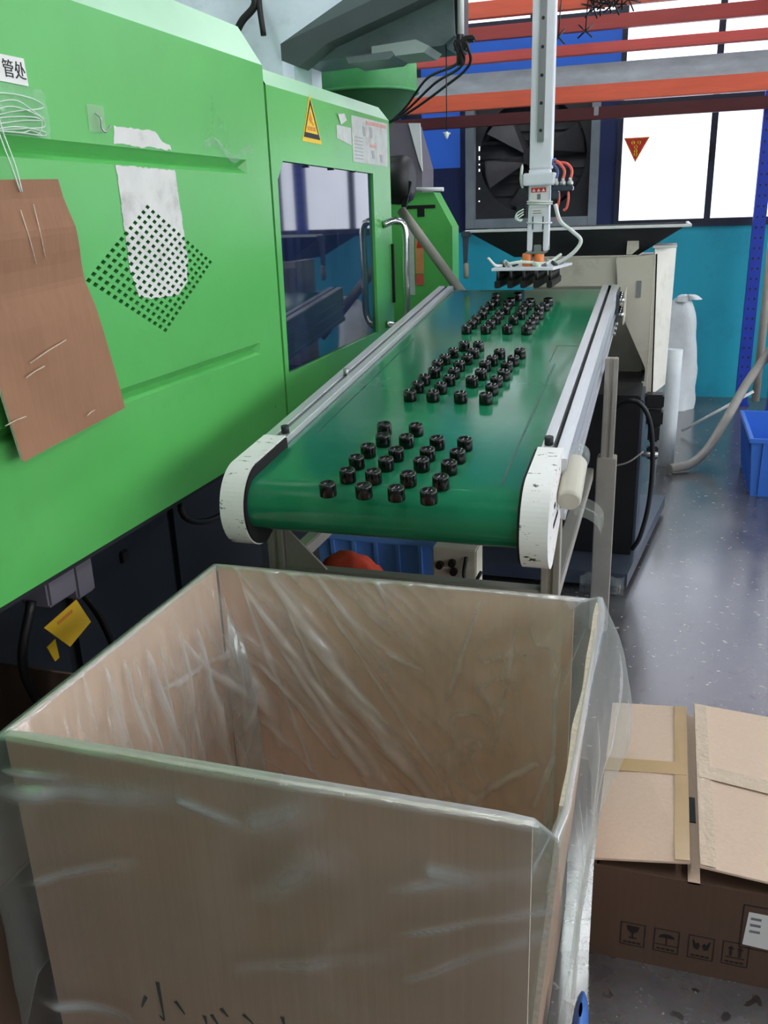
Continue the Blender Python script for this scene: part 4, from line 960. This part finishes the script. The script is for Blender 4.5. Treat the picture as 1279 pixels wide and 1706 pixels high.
for k in range(6):
    a = 2*math.pi*k/6+.3; c, s = math.cos(a), math.sin(a)
    def bl(r, t, dy): return Vector((fcx+r*c-t*s, YB+.03+dy, fcz+r*s+t*c))
    f_ = MB(); f_._add([bl(.07, -.03, .02), bl(.07, .03, -.02), bl(.41, .12, -.035), bl(.42, 0, .0), bl(.40, -.11, .035)], [(0,1,2,3,4)])
    bmesh.ops.solidify(f_.bm, geom=f_.bm.faces[:], thickness=.004); f_.build('blade', 'fan_blade', fan)
MB().tube([(fcx, YB+.0, fcz), (fcx, YB+.06, fcz)], .08, 20).build('hub', 'fan_dark', fan)
for k in range(2): MB().box(fcx-.45, fcx+.45, YB+.065, YB+.075, fcz-.12+.24*k-.012, fcz-.12+.24*k+.012).build('strut', 'fan_dark', fan)
for k in range(10):
    z = FZ0+.0+.1*k; MB().prism([(FX0, YB+.10, z), (FX0, YB+.11, z), (FX0, YB+.14, z+.112 if k < 9 else z+.1), (FX0, YB+.13, z+.112 if k < 9 else z+.1)], (FX1-FX0, 0, 0)).build('louver', 'fan_dark', fan)
sl_ = MB()
for z, hh in ((1.72, .012), (1.62, .01), (1.95, .03), (1.91, .01), (2.02, .035), (1.86, .02)): sl_.box(-1.555, -1.545, YB-.034, YB-.0305, z, z+hh)
lab(sl_.build('light_slit', 'slit_light', fan), 'bright slits of daylight at the fan edge')
# red triangle sticker on the window
rt = thing('window_sticker', 'red inverted triangle sticker with yellow marks on the window pane', 'sticker', (-.29, YB+.02, 1.97))
MB().prism([(-.385, YB+.024, 2.055), (-.20, YB+.024, 2.055), (-.295, YB+.024, 1.885)], (0, .003, 0)).build('sheet', 'ink_red', rt)
e_ = MB().plate([(-.392, YB+.0235, 2.06), (-.193, YB+.0235, 2.06), (-.295, YB+.0235, 1.875)], [[(-.378, YB+.0235, 2.051), (-.207, YB+.0235, 2.051), (-.295, YB+.0235, 1.893)]], (0, .001, 0)); e_.build('border', 'ink_orange', rt)
yk = MB()
for x, z in ((-.318, 2.022), (-.272, 2.022), (-.295, 1.99), (-.295, 1.96), (-.295, 1.935)):
    yk.box(x-.013, x+.013, YB+.0225, YB+.0238, z-.009, z+.009); yk.box(x-.004, x+.004, YB+.0225, YB+.0238, z-.014, z+.014)
yk.build('print', 'ink_yellow', rt)

# ================================================================ STORAGE RACK
rack = thing('storage_rack', 'tall storage rack with blue perforated uprights and orange beams before the back wall', 'rack', (-.5, 6.6, 0))
def upright(x, y):
    u = MB(); u.box(x-.045, x+.045, y-.004, y+.004, .012, 4.2); u.box(x-.045, x-.039, y, y+.07, .012, 4.2); u.box(x+.039, x+.045, y, y+.07, .012, 4.2)
    o = u.build('upright', 'blue_upright', rack)
    hl = MB()
    for k in range(44):
        for s in (-.02, .02): hl.box(x+s-.006, x+s+.006, y-.0052, y-.0042, .08+k*.075, .095+k*.075)
    h_ = hl.build('slot_row', 'ink_black', o); h_['kind'] = 'stuff'
    MB().box(x-.06, x+.06, y-.03, y+.10, 0, .012, .002).build('base_plate', 'blue_upright', o)
for x in (.645, -2.2):
    upright(x, 7.42); upright(x + (.07 if x > 0 else 0), 5.92)
def beam(y, z0, z1, m, name='beam', step=True):
    q = MB(); q.box(-2.2, 3.2, y, y+.045, z0, z1, .004)
    if step: q.box(-2.2, 3.2, y-.012, y, z0, z0+(z1-z0)*.45, .003)
    return q.build(name, m, rack)
beam(5.86, 2.146, 2.240, 'beam_orange'); beam(7.36, 2.175, 2.262, 'beam_rear_shaded')
beam(5.86, 2.648, 2.74, 'beam_orange'); beam(7.36, 2.778, 2.875, 'beam_rear_shaded_hi')
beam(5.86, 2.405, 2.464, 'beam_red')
lab(beam(6.0, 2.248, 2.372, 'galvanised', 'galvanised_duct', False), 'wide galvanised steel duct lying along the beams')
MB().box(-.60, -.565, 7.34, 7.36, 2.20, 2.262, .003).build('bracket', 'steel', rack)
# black plastic sprues on the top shelf
rq = random.Random(21)
for k in range(8):
    cx_, cz_ = (-.585+.040*k, 2.635+.05*rq.random()) if k > 1 else (at_y((975, 930)[k], (52, 62)[k], 5.83).x, at_y((975, 930)[k], (52, 62)[k], 5.83).z)
    t = MB(); cy_ = 5.83-.004*k
    for q in range(3 if k > 1 else 2):
        a = math.pi*(.25+q/(3 if k > 1 else 2)*1.0)+rq.uniform(-.2, .2); l = .07 if k > 1 else .055
        t.tube([(cx_-l*math.cos(a), cy_, cz_-l*math.sin(a)), (cx_+l*math.cos(a), cy_-.006, cz_+l*math.sin(a))], .005, 6)
    t.tube([(cx_, cy_, cz_), (cx_+.01, cy_+.02, 2.78)], .004, 6)
    o = t.build('plastic_sprue', 'cap_black')
    tag(o, ['black cross-shaped plastic sprue hanging lowest, right of the robot arm', 'black cross-shaped plastic sprue half hidden by the robot arm'][k] if k < 2 else 'spidery black plastic sprue tangled on the top rack beam, %s from the robot arm' % ['first', 'second', 'third', 'fourth', 'fifth', 'sixth'][k-2], 'sprue', None if k < 2 else 'sprues tangled on the top beam')

# ================================================================ BIG CARTON WITH CLEAR LINER
BX0, BX1, BY0, BY1, BZ = -.975, -.115, .965, 1.70, .777
crt = thing('open_carton', 'large open brown corrugated carton lined with clear plastic, in the foreground', 'box', ((BX0+BX1)/2, (BY0+BY1)/2, 0))
th = .009; ZF = .12                                           # flap crease height
def wall(name, a, c, nrm, lean):
    """a, c: base corners (x,y); nrm: outward; wall up to ZF, flap on to BZ leaning outward"""
    A, C_ = Vector((*a, 0)), Vector((*c, 0)); n_ = Vector((*nrm, 0))
    q = MB()
    def pt(p, z, d, o): return Vector((p.x, p.y, z)) + n_*(d - o)
    rows = [(0.004, 0), (ZF-.01, 0), (ZF, -.003), (ZF+.01, 0), (BZ, lean)]
    nx = 24
    def fo(o): return lambda i, j: pt(A.lerp(C_, i/nx), rows[j][0], rows[j][1] + (.006*noise.noise(Vector((i*.2, j, a[0]*3+o*0))) if j == 4 else 0), o)
    f0, f1 = fo(0), fo(th)
    q.grid(f0, nx+1, 5, 0, False); q.grid(f1, nx+1, 5, 2, False)
    for i in range(nx):
        for j in (0, 4): q._add([f0(i, j), f0(i+1, j), f1(i+1, j), f1(i, j)], [(0,1,2,3)], 1)
    for j in range(4):
        for i in (0, nx): q._add([f0(i, j), f0(i, j+1), f1(i, j+1), f1(i, j)], [(0,1,2,3)], 1)
    return q.build(name, ['cardboard', 'card_edge', 'cardboard_inner_lit'], crt)
wf = wall('side_panel', (BX0+.01, BY0), (BX1-.005, BY0), (0, -1), .0)
wall('side_panel', (BX0+.01, BY1), (BX1-.022, BY1), (0, 1), .005)
wall('side_panel', (BX0, BY0+.012), (BX0, BY1-.012), (-1, 0), .0)
wall('side_panel', (BX1-.012, BY0+.05), (BX1-.012, BY1-.012), (1, 0), .045)
MB().box(BX0+.012, BX1-.012, BY0+.012, BY1-.012, .004, .014).build('bottom_panel', 'cardboard', crt)
mkr = MB(); yk_ = BY0-.0015
for px0, py0, px1, py1 in ((243,1660,236,1678),(262,1636,274,1700),(274,1700,266,1692),(292,1668,308,1690),(340,1692,344,1706),(352,1690,366,1712),(368,1680,380,1694),(405,1690,422,1706),(470,1694,474,1712),(300,1715,330,1740),(400,1715,380,1750)):
    a, c = at_y(px0, py0, yk_), at_y(px1, py1, yk_)
    d = (c-a).normalized(); n_ = Vector((-d.z, 0, d.x))*.0030
    mkr._add([a+n_*1.3, c+n_*.5, c-n_*.5, a-n_*1.3], [(0,1,2,3)])
lab(mkr.build('marker_writing', 'ink_black', wf), 'black marker strokes near the bottom of the front')

# liner: one film draped over the rim, inside and out
def perim(s):
    """s in [0,4): point on the rim rectangle, outward normal (rounded corners)"""
    k = int(s) % 4; f = s-int(s)
    P = [(BX0, BY0), (BX1+.01, BY0), (BX1+.01, BY1), (BX0, BY1)]
    a, c = Vector((*P[k], 0)), Vector((*P[(k+1) % 4], 0)); p = a.lerp(c, f)
    n0 = [Vector((0,-1,0)), Vector((1,0,0)), Vector((0,1,0)), Vector((-1,0,0))]
    n_ = n0[k]; w = .06
    if f < w: n_ = n0[k].lerp((n0[k]+n0[k-1])*.70, 1-f/w)
    if f > 1-w: n_ = n0[k].lerp((n0[k]+n0[(k+1) % 4])*.70, 1-(1-f)/w)
    return p, n_, k, f
NS, NI, NO = 840, 90, 110
def fnz(x, y, z): return noise.noise(Vector((x, y, z)))
def g_(d, w): return math.exp(-(d/w)**2)
def ridge(x, y, z): return max(0, 1-abs(noise.noise(Vector((x, y, z))))*3.2)
# folds in the film, each a line on one wall: (end, end, half width, strength)
def segs(l, fn, ax): return [((fn(a, b_)[ax], fn(a, b_).z), (fn(c, d)[ax], fn(c, d).z), w*1.35, am) for a, b_, c, d, w, am in l]
F_BACK = segs([(435,950,715,1330,.010,1),(400,975,640,1300,.006,.8),(370,1000,470,1240,.008,.7),(470,1090,610,1290,.005,.7),(520,960,600,1060,.003,.5),(540,1010,760,1340,.004,.4),(620,965,645,1015,.003,.7),(905,1260,770,1345,.006,.5),(950,1180,890,1340,.004,.4),(640,1090,700,1120,.004,.5),(460,980,560,1200,.003,.6),(430,1100,560,1260,.004,.6),(800,1000,740,1180,.004,.25),(860,1040,820,1260,.004,.25),(395,960,520,1280,.004,.5)], lambda a, b_: at_y(a, b_, BY1-.03), 0)
F_LEFT = segs([(215,1100,240,1250,.004,.8),(185,1110,200,1230,.003,.6),(250,1080,300,1270,.006,.8),(300,1060,330,1270,.004,.7),(330,1040,372,1290,.006,.8),(150,1120,160,1220,.003,.4),(270,1150,360,1090,.004,.7),(300,1065,400,1180,.005,.7),(228,1095,262,1260,.003,.6),(270,1075,290,1240,.003,.5)], lambda a, b_: at_x(a, b_, BX0+.03), 1)
F_FRONT = segs([(0,1290,120,1310,.004,.6),(0,1318,280,1342,.008,.7),(280,1340,400,1383,.004,.7),(400,1383,520,1360,.010,.4),(60,1462,220,1440,.005,.5),(420,1502,560,1425,.012,.35),(640,1490,890,1465,.006,.3),(380,1622,660,1600,.008,.3),(660,1565,910,1520,.003,.45),(660,1645,890,1560,.004,.35),(90,1655,220,1700,.006,.6),(30,1220,160,1260,.010,.3),(700,1460,800,1480,.008,.5),(250,1240,420,1300,.006,.3)], lambda a, b_: at_y(a, b_, BY0-.03), 0)
F_FRONT = [(a, c, w, am*1.7) for a, c, w, am in F_FRONT]
F_BACK = [(a, c, w*1.15, am*1.9) for a, c, w, am in F_BACK]; F_LEFT = [(a, c, w*1.1, am*1.7) for a, c, w, am in F_LEFT]
F_FRONT = [(a, c, w*1.4, am) for a, c, w, am in F_FRONT]
F_RIGHT = [((1.60, .73), (1.20, .45), .006, .7), ((1.66, .60), (1.30, .42), .008, .5), ((1.05, .75), (1.02, .3), .006, .6), ((1.10, .74), (1.12, .35), .004, .5), ((1.35, .74), (1.18, .5), .005, .5)]
def foldv(p, L):
    t = 0
    for (ax, az), (bx, bz), w, am in L:
        dx, dz = bx-ax, bz-az; l2 = dx*dx+dz*dz
        if l2 < 1e-6: continue
        q = ((p[0]-ax)*dx+(p[1]-az)*dz)/l2
        if q < -.1 or q > 1.1: continue
        qq = min(1, max(0, q)); d = math.hypot(p[0]-ax-dx*qq, p[1]-az-dz*qq)
        if d < w*3: t = max(t, am*g_(d, w*(.7+.6*qq))*(1-.7*qq*qq)*min(1, qq*7+.15)*(.88+.45*noise.noise(Vector((p[0]*14, p[1]*14, ax*9)))))
    return t
FOLD = {}
def film(i, j):
    s = 4*i/NS; p, n_, k, f = perim(s); fo = 0
    cd = min(f, 1-f)
    if j < NI:                                                # inside, from low to rim
        v = 1-j/(NI-1); z = BZ+.004 - v*.62
        if k == 2: fo = foldv((p.x, z), F_BACK)
        elif k == 3: fo = foldv((p.y, z), F_LEFT)
        off = th+.005+.020*v*(.5+fnz(s*5, v*2, 1)) + .006*ridge(s*9+v*2.2, v*1.1, 2.0)*min(1, v*6) + .003*fnz(s*40, v*9, 5)*min(1, v*8)
        off += .004*fo + .07*min(1, v*3)*g_(cd, .10)
        if k == 2:                                            # drawn folds running down from the back left corner, crinkles to the right
            w1 = max(0, min(1, (-.36-p.x)/.2)); a_ = p.x*.69+(z-BZ)*.72; b__ = p.x*.72-(z-BZ)*.69
            st = ridge(a_*26, b__*2.2, 6)*w1; ck_ = ridge(p.x*16, z*13, 2.5+fnz(p.x*5, z*5, 1))*(1-w1)*max(0, fnz(p.x*4, z*4, 7)+.35)
            fo += .34*st + .40*ck_; off += .005*st + .004*ck_
        elif k == 3:
            st = ridge(p.y*24+fnz(p.y*3, z*5, 2), z*2.0, 4); fo += .32*st*min(1, v*5); off += .007*st*min(1, v*4)
        fo += .15 + .08*ridge(s*9+v*2.2, v*1.1, 2.0) + .5*g_(v, .008)
        if k == 3: off += .035*min(1, v*3)*(.5+.5*fnz(s*7, v*3, 8))
        if k == 1: off -= .045*(1-v) - .01
        FOLD[(i, j)] = fo
        return Vector((p.x, p.y, z)) - n_*off
    v = (j-NI+1)/NO                                           # outside, from rim to hem
    hem = {0: .62, 1: .62-.18*f, 2: .40, 3: .50}[k] + .05*fnz(s*3, 0, 7)
    z = BZ+.004 - v*hem
    if k == 0: fo = foldv((p.x, z), F_FRONT)
    elif k == 1: fo = foldv((p.y, z), F_RIGHT)
    rg_ = ridge(s*5+v*2, v*2.4, 3.0)
    off = .006 + .014*min(1, v*5)*(.6+.8*fnz(s*4, v*3, 11)) + .008*rg_*min(1, v*4) + .0008*fnz(s*30, v*14, 9)*min(1, v*9) + .004*fo
    if k == 1: off += .024*(1-v) + .050*g_(f-.82, .22)*math.sin(math.pi*min(1, v*1.25))**.8 + .012*min(1, v*3)
    if k == 2 and f < .12: off += .05*math.sin(math.pi*min(1, v*1.2))
    if k == 3: off += .045*math.sin(math.pi*min(1, v*1.1))*(.7+.6*fnz(s*5, v*2, 4))
    if k == 0: off += .03*g_(f-.0, .10)*min(1, v*4)+.010*min(1, v*3)
    if k == 1 and f > .74 and z < .30: z = .30
    fo += .07*rg_ + .45*g_(v, .012) + .12*g_(cd, .05) + (.04 if k == 1 else 0) + .35*g_(v-1, .01)
    FOLD[(i, j)] = fo
    return Vector((p.x, p.y, z)) + n_*off
ln = MB().grid(film, NS, NI+NO, wrap=True)
ln.bm.verts.index_update(); fl_ = ln.bm.verts.layers.float.new('fold')
_k = sorted(FOLD)
for q_, v_ in zip(_k, ln.bm.verts): v_[fl_] = FOLD[q_]
lin = ln.build('plastic_liner', 'film')
tag(lin, 'clear wrinkled plastic bag lining the big carton and folded over its rim', 'plastic bag')

# ================================================================ FLAT CARTON ON THE FLOOR
fc = thing('flat_carton', 'low taped brown carton with flaps ajar on the floor beside the big carton', 'box', (.25, 1.9, 0))
X0, X1, Y0, Y1, Z1 = -.062, .55, 1.55, 2.20, .235
q = MB()
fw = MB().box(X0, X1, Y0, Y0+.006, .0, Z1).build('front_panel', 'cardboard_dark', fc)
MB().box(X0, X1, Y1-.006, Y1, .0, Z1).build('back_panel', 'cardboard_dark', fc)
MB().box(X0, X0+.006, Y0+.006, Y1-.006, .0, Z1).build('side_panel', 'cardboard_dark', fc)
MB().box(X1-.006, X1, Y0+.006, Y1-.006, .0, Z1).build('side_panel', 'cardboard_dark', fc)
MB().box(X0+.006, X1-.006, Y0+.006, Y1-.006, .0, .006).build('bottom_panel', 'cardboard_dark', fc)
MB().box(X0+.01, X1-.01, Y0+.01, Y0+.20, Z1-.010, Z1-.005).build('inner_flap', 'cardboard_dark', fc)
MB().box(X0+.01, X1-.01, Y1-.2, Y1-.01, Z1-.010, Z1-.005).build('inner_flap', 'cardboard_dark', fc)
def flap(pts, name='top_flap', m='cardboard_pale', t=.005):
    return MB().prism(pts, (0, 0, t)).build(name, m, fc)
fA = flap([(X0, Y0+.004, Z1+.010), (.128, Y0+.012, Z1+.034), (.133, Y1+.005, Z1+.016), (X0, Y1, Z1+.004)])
fB = flap([(.146, Y0+.004, Z1+.036), (X1, Y0+.004, Z1+.004), (X1, Y1, Z1+.004), (.150, Y1+.005, Z1+.030)])
flap([(.126, Y0+.0, Z1-.004), (.150, Y0+.0, Z1-.004), (.156, Y1, Z1-.004), (.134, Y1, Z1-.004)], 'inner_flap')
def tp_(pts, par, m='tape_tan'): return MB().prism(pts, (0, 0, .0008)).build('tape', m, par)
def zA(x, y): return Z1+.010+.0072 + (.024-.012*(y-Y0)/(Y1-Y0))*(x-X0)/(.128-X0) - .006*(y-Y0)/(Y1-Y0)
def zB(x, y): return Z1+.004+.0072 + (.032-.006*(y-Y0)/(Y1-Y0))*(X1-x)/(X1-.148)
tp_([(.098, Y0+.014, zA(.098, Y0)), (.127, Y0+.014, zA(.127, Y0)), (.131, Y1, zA(.131, Y1)), (.101, Y1, zA(.101, Y1))], fA)
tp_([(X0, 1.872, zA(X0, 1.872)+.001), (.125, 1.872, zA(.125, 1.872)+.001), (.125, 1.925, zA(.125, 1.925)+.001), (X0, 1.925, zA(X0, 1.925)+.001)], fA)
tp_([(.147, Y0+.006, zB(.147, Y0)), (.178, Y0+.006, zB(.178, Y0)), (.180, Y1, zB(.180, Y1)), (.151, Y1, zB(.151, Y1))], fB, 'tape_clear')
tp_([(.152, 1.862, zB(.152, 1.862)+.001), (X1, 1.83, zB(X1, 1.83)+.001), (X1, 1.88, zB(X1, 1.88)+.001), (.152, 1.915, zB(.152, 1.915)+.001)], fB, 'tape_clear')
MB().box(.131, .146, 1.74, 1.83, Z1+.0015, Z1+.004).build('gap_shade_strip', 'rubber_black', fc)  # dark strip standing in for shade in the gap between the flaps
# printed handling symbols on the front
def rect_frame(b, x0, x1, z0, z1, t=.0016):
    y = Y0-.0008
    b.plate([(x0, y, z0), (x1, y, z0), (x1, y, z1), (x0, y, z1)], [[(x0+t, y, z0+t), (x1-t, y, z0+t), (x1-t, y, z1-t), (x0+t, y, z1-t)]], (0, .0006, 0))
def pp(b, pts): b.prism([(x, Y0-.0008, z) for x, z in pts], (0, .0006, 0))
for k, xo in enumerate((.001, .070, .139, .206)):
    s = MB(); z0 = .042 if k < 3 else .044; rect_frame(s, xo, xo+.051, z0, z0+.060); c = xo+.0255; zt = z0+.060
    for q in range(4): pp(s, [(xo+.007+q*.0095, z0+.006), (xo+.014+q*.0095, z0+.006), (xo+.014+q*.0095, z0+.010), (xo+.007+q*.0095, z0+.010)])
    if k == 0:
        pp(s, [(c-.013, zt-.008), (c+.013, zt-.008), (c+.010, zt-.020), (c+.003, zt-.026), (c-.003, zt-.026), (c-.010, zt-.020)]); pp(s, [(c-.0015, zt-.026), (c+.0015, zt-.026), (c+.0015, zt-.038), (c-.0015, zt-.038)]); pp(s, [(c-.008, zt-.038), (c+.008, zt-.038), (c+.008, zt-.041), (c-.008, zt-.041)])
    elif k == 1:
        pp(s, [(c-.016, zt-.022)] + [(c+.016*math.cos(math.pi-math.pi*q/8), zt-.022+.010*math.sin(math.pi*q/8)) for q in range(1, 9)]); pp(s, [(c-.001, zt-.022), (c+.001, zt-.022), (c+.001, zt-.040), (c-.001, zt-.040)]); pp(s, [(xo+.003, z0+.018), (xo+.048, z0+.018), (xo+.048, z0+.0195), (xo+.003, z0+.0195)])
    elif k == 2:
        for sg_ in (-1, 1): pp(s, [(c+sg_*.018, zt-.012), (c+sg_*.015, zt-.012), (c+sg_*.011, zt-.022), (c+sg_*.006, zt-.017), (c+sg_*.002, zt-.024), (c+sg_*.006, zt-.036), (c+sg_*.014, zt-.032)])
    else:
        for sg_ in (-1, 1):
            a = c+sg_*.009; pp(s, [(a-.0025, zt-.036), (a+.0025, zt-.036), (a+.0025, zt-.018), (a+.006, zt-.018), (a, zt-.010), (a-.006, zt-.018), (a-.0025, zt-.018)])
        pp(s, [(c-.018, zt-.041), (c+.018, zt-.041), (c+.018, zt-.039), (c-.018, zt-.039)])
    lab(s.build('printed_symbol', 'ink_brown', fw), ['printed fragile wine glass symbol', 'printed keep dry umbrella symbol', 'printed handle with care hands symbol', 'printed two up arrows symbol'][k])
s = MB(); rect_frame(s, .236, .40, .095, .205, .002); s.build('printed_frame', 'ink_brown', fw)
ls = MB().prism([(.242, Y0-.001, .104), (.38, Y0-.001, .098), (.38, Y0-.001, .186), (.247, Y0-.001, .188)], (0, .0006, 0)).build('shipping_label', 'paper_clean', fw)
s = MB()
for q in range(3): s.prism([(.252, Y0-.0016, .176-q*.016), (.272, Y0-.0016, .176-q*.016), (.272, Y0-.0016, .170-q*.016), (.252, Y0-.0016, .170-q*.016)], (0, .0004, 0))
s.build('print', 'ink_grey', ls)

# carton at the left, under the machine's overhang
lc = thing('brown_carton', 'dark open brown carton standing under the green machine, left of the big carton', 'box', (-1.35, 1.1, 0))
a0, a1, b0, b1, zt = -1.60, -1.085, .55, 1.45, .40
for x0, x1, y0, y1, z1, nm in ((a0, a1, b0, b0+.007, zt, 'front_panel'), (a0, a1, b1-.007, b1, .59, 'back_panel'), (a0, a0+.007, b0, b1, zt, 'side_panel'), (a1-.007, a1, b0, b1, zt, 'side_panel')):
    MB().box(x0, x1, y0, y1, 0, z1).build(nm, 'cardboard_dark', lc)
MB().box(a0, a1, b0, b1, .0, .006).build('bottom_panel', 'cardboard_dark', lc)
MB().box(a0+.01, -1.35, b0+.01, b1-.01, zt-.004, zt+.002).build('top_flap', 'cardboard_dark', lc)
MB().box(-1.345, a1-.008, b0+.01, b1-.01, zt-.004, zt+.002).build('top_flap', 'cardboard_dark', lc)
# blue bag squeezed between the cartons
bg = MB().grid(lambda i, j: Vector((-.060+.016*math.cos(i/14*2*math.pi)*math.sin(math.pi*(j+.4)/9), 1.27+.08*math.sin(i/14*2*math.pi)*math.sin(math.pi*(j+.4)/9), .0+.14*(1-math.cos(math.pi*j/8))/2+.008*fnz(i, j, 3))), 14, 9, wrap=True).build('blue_bag', 'bag_blue')
tag(bg, 'crumpled blue and white bag wedged between the two cartons on the floor', 'bag')
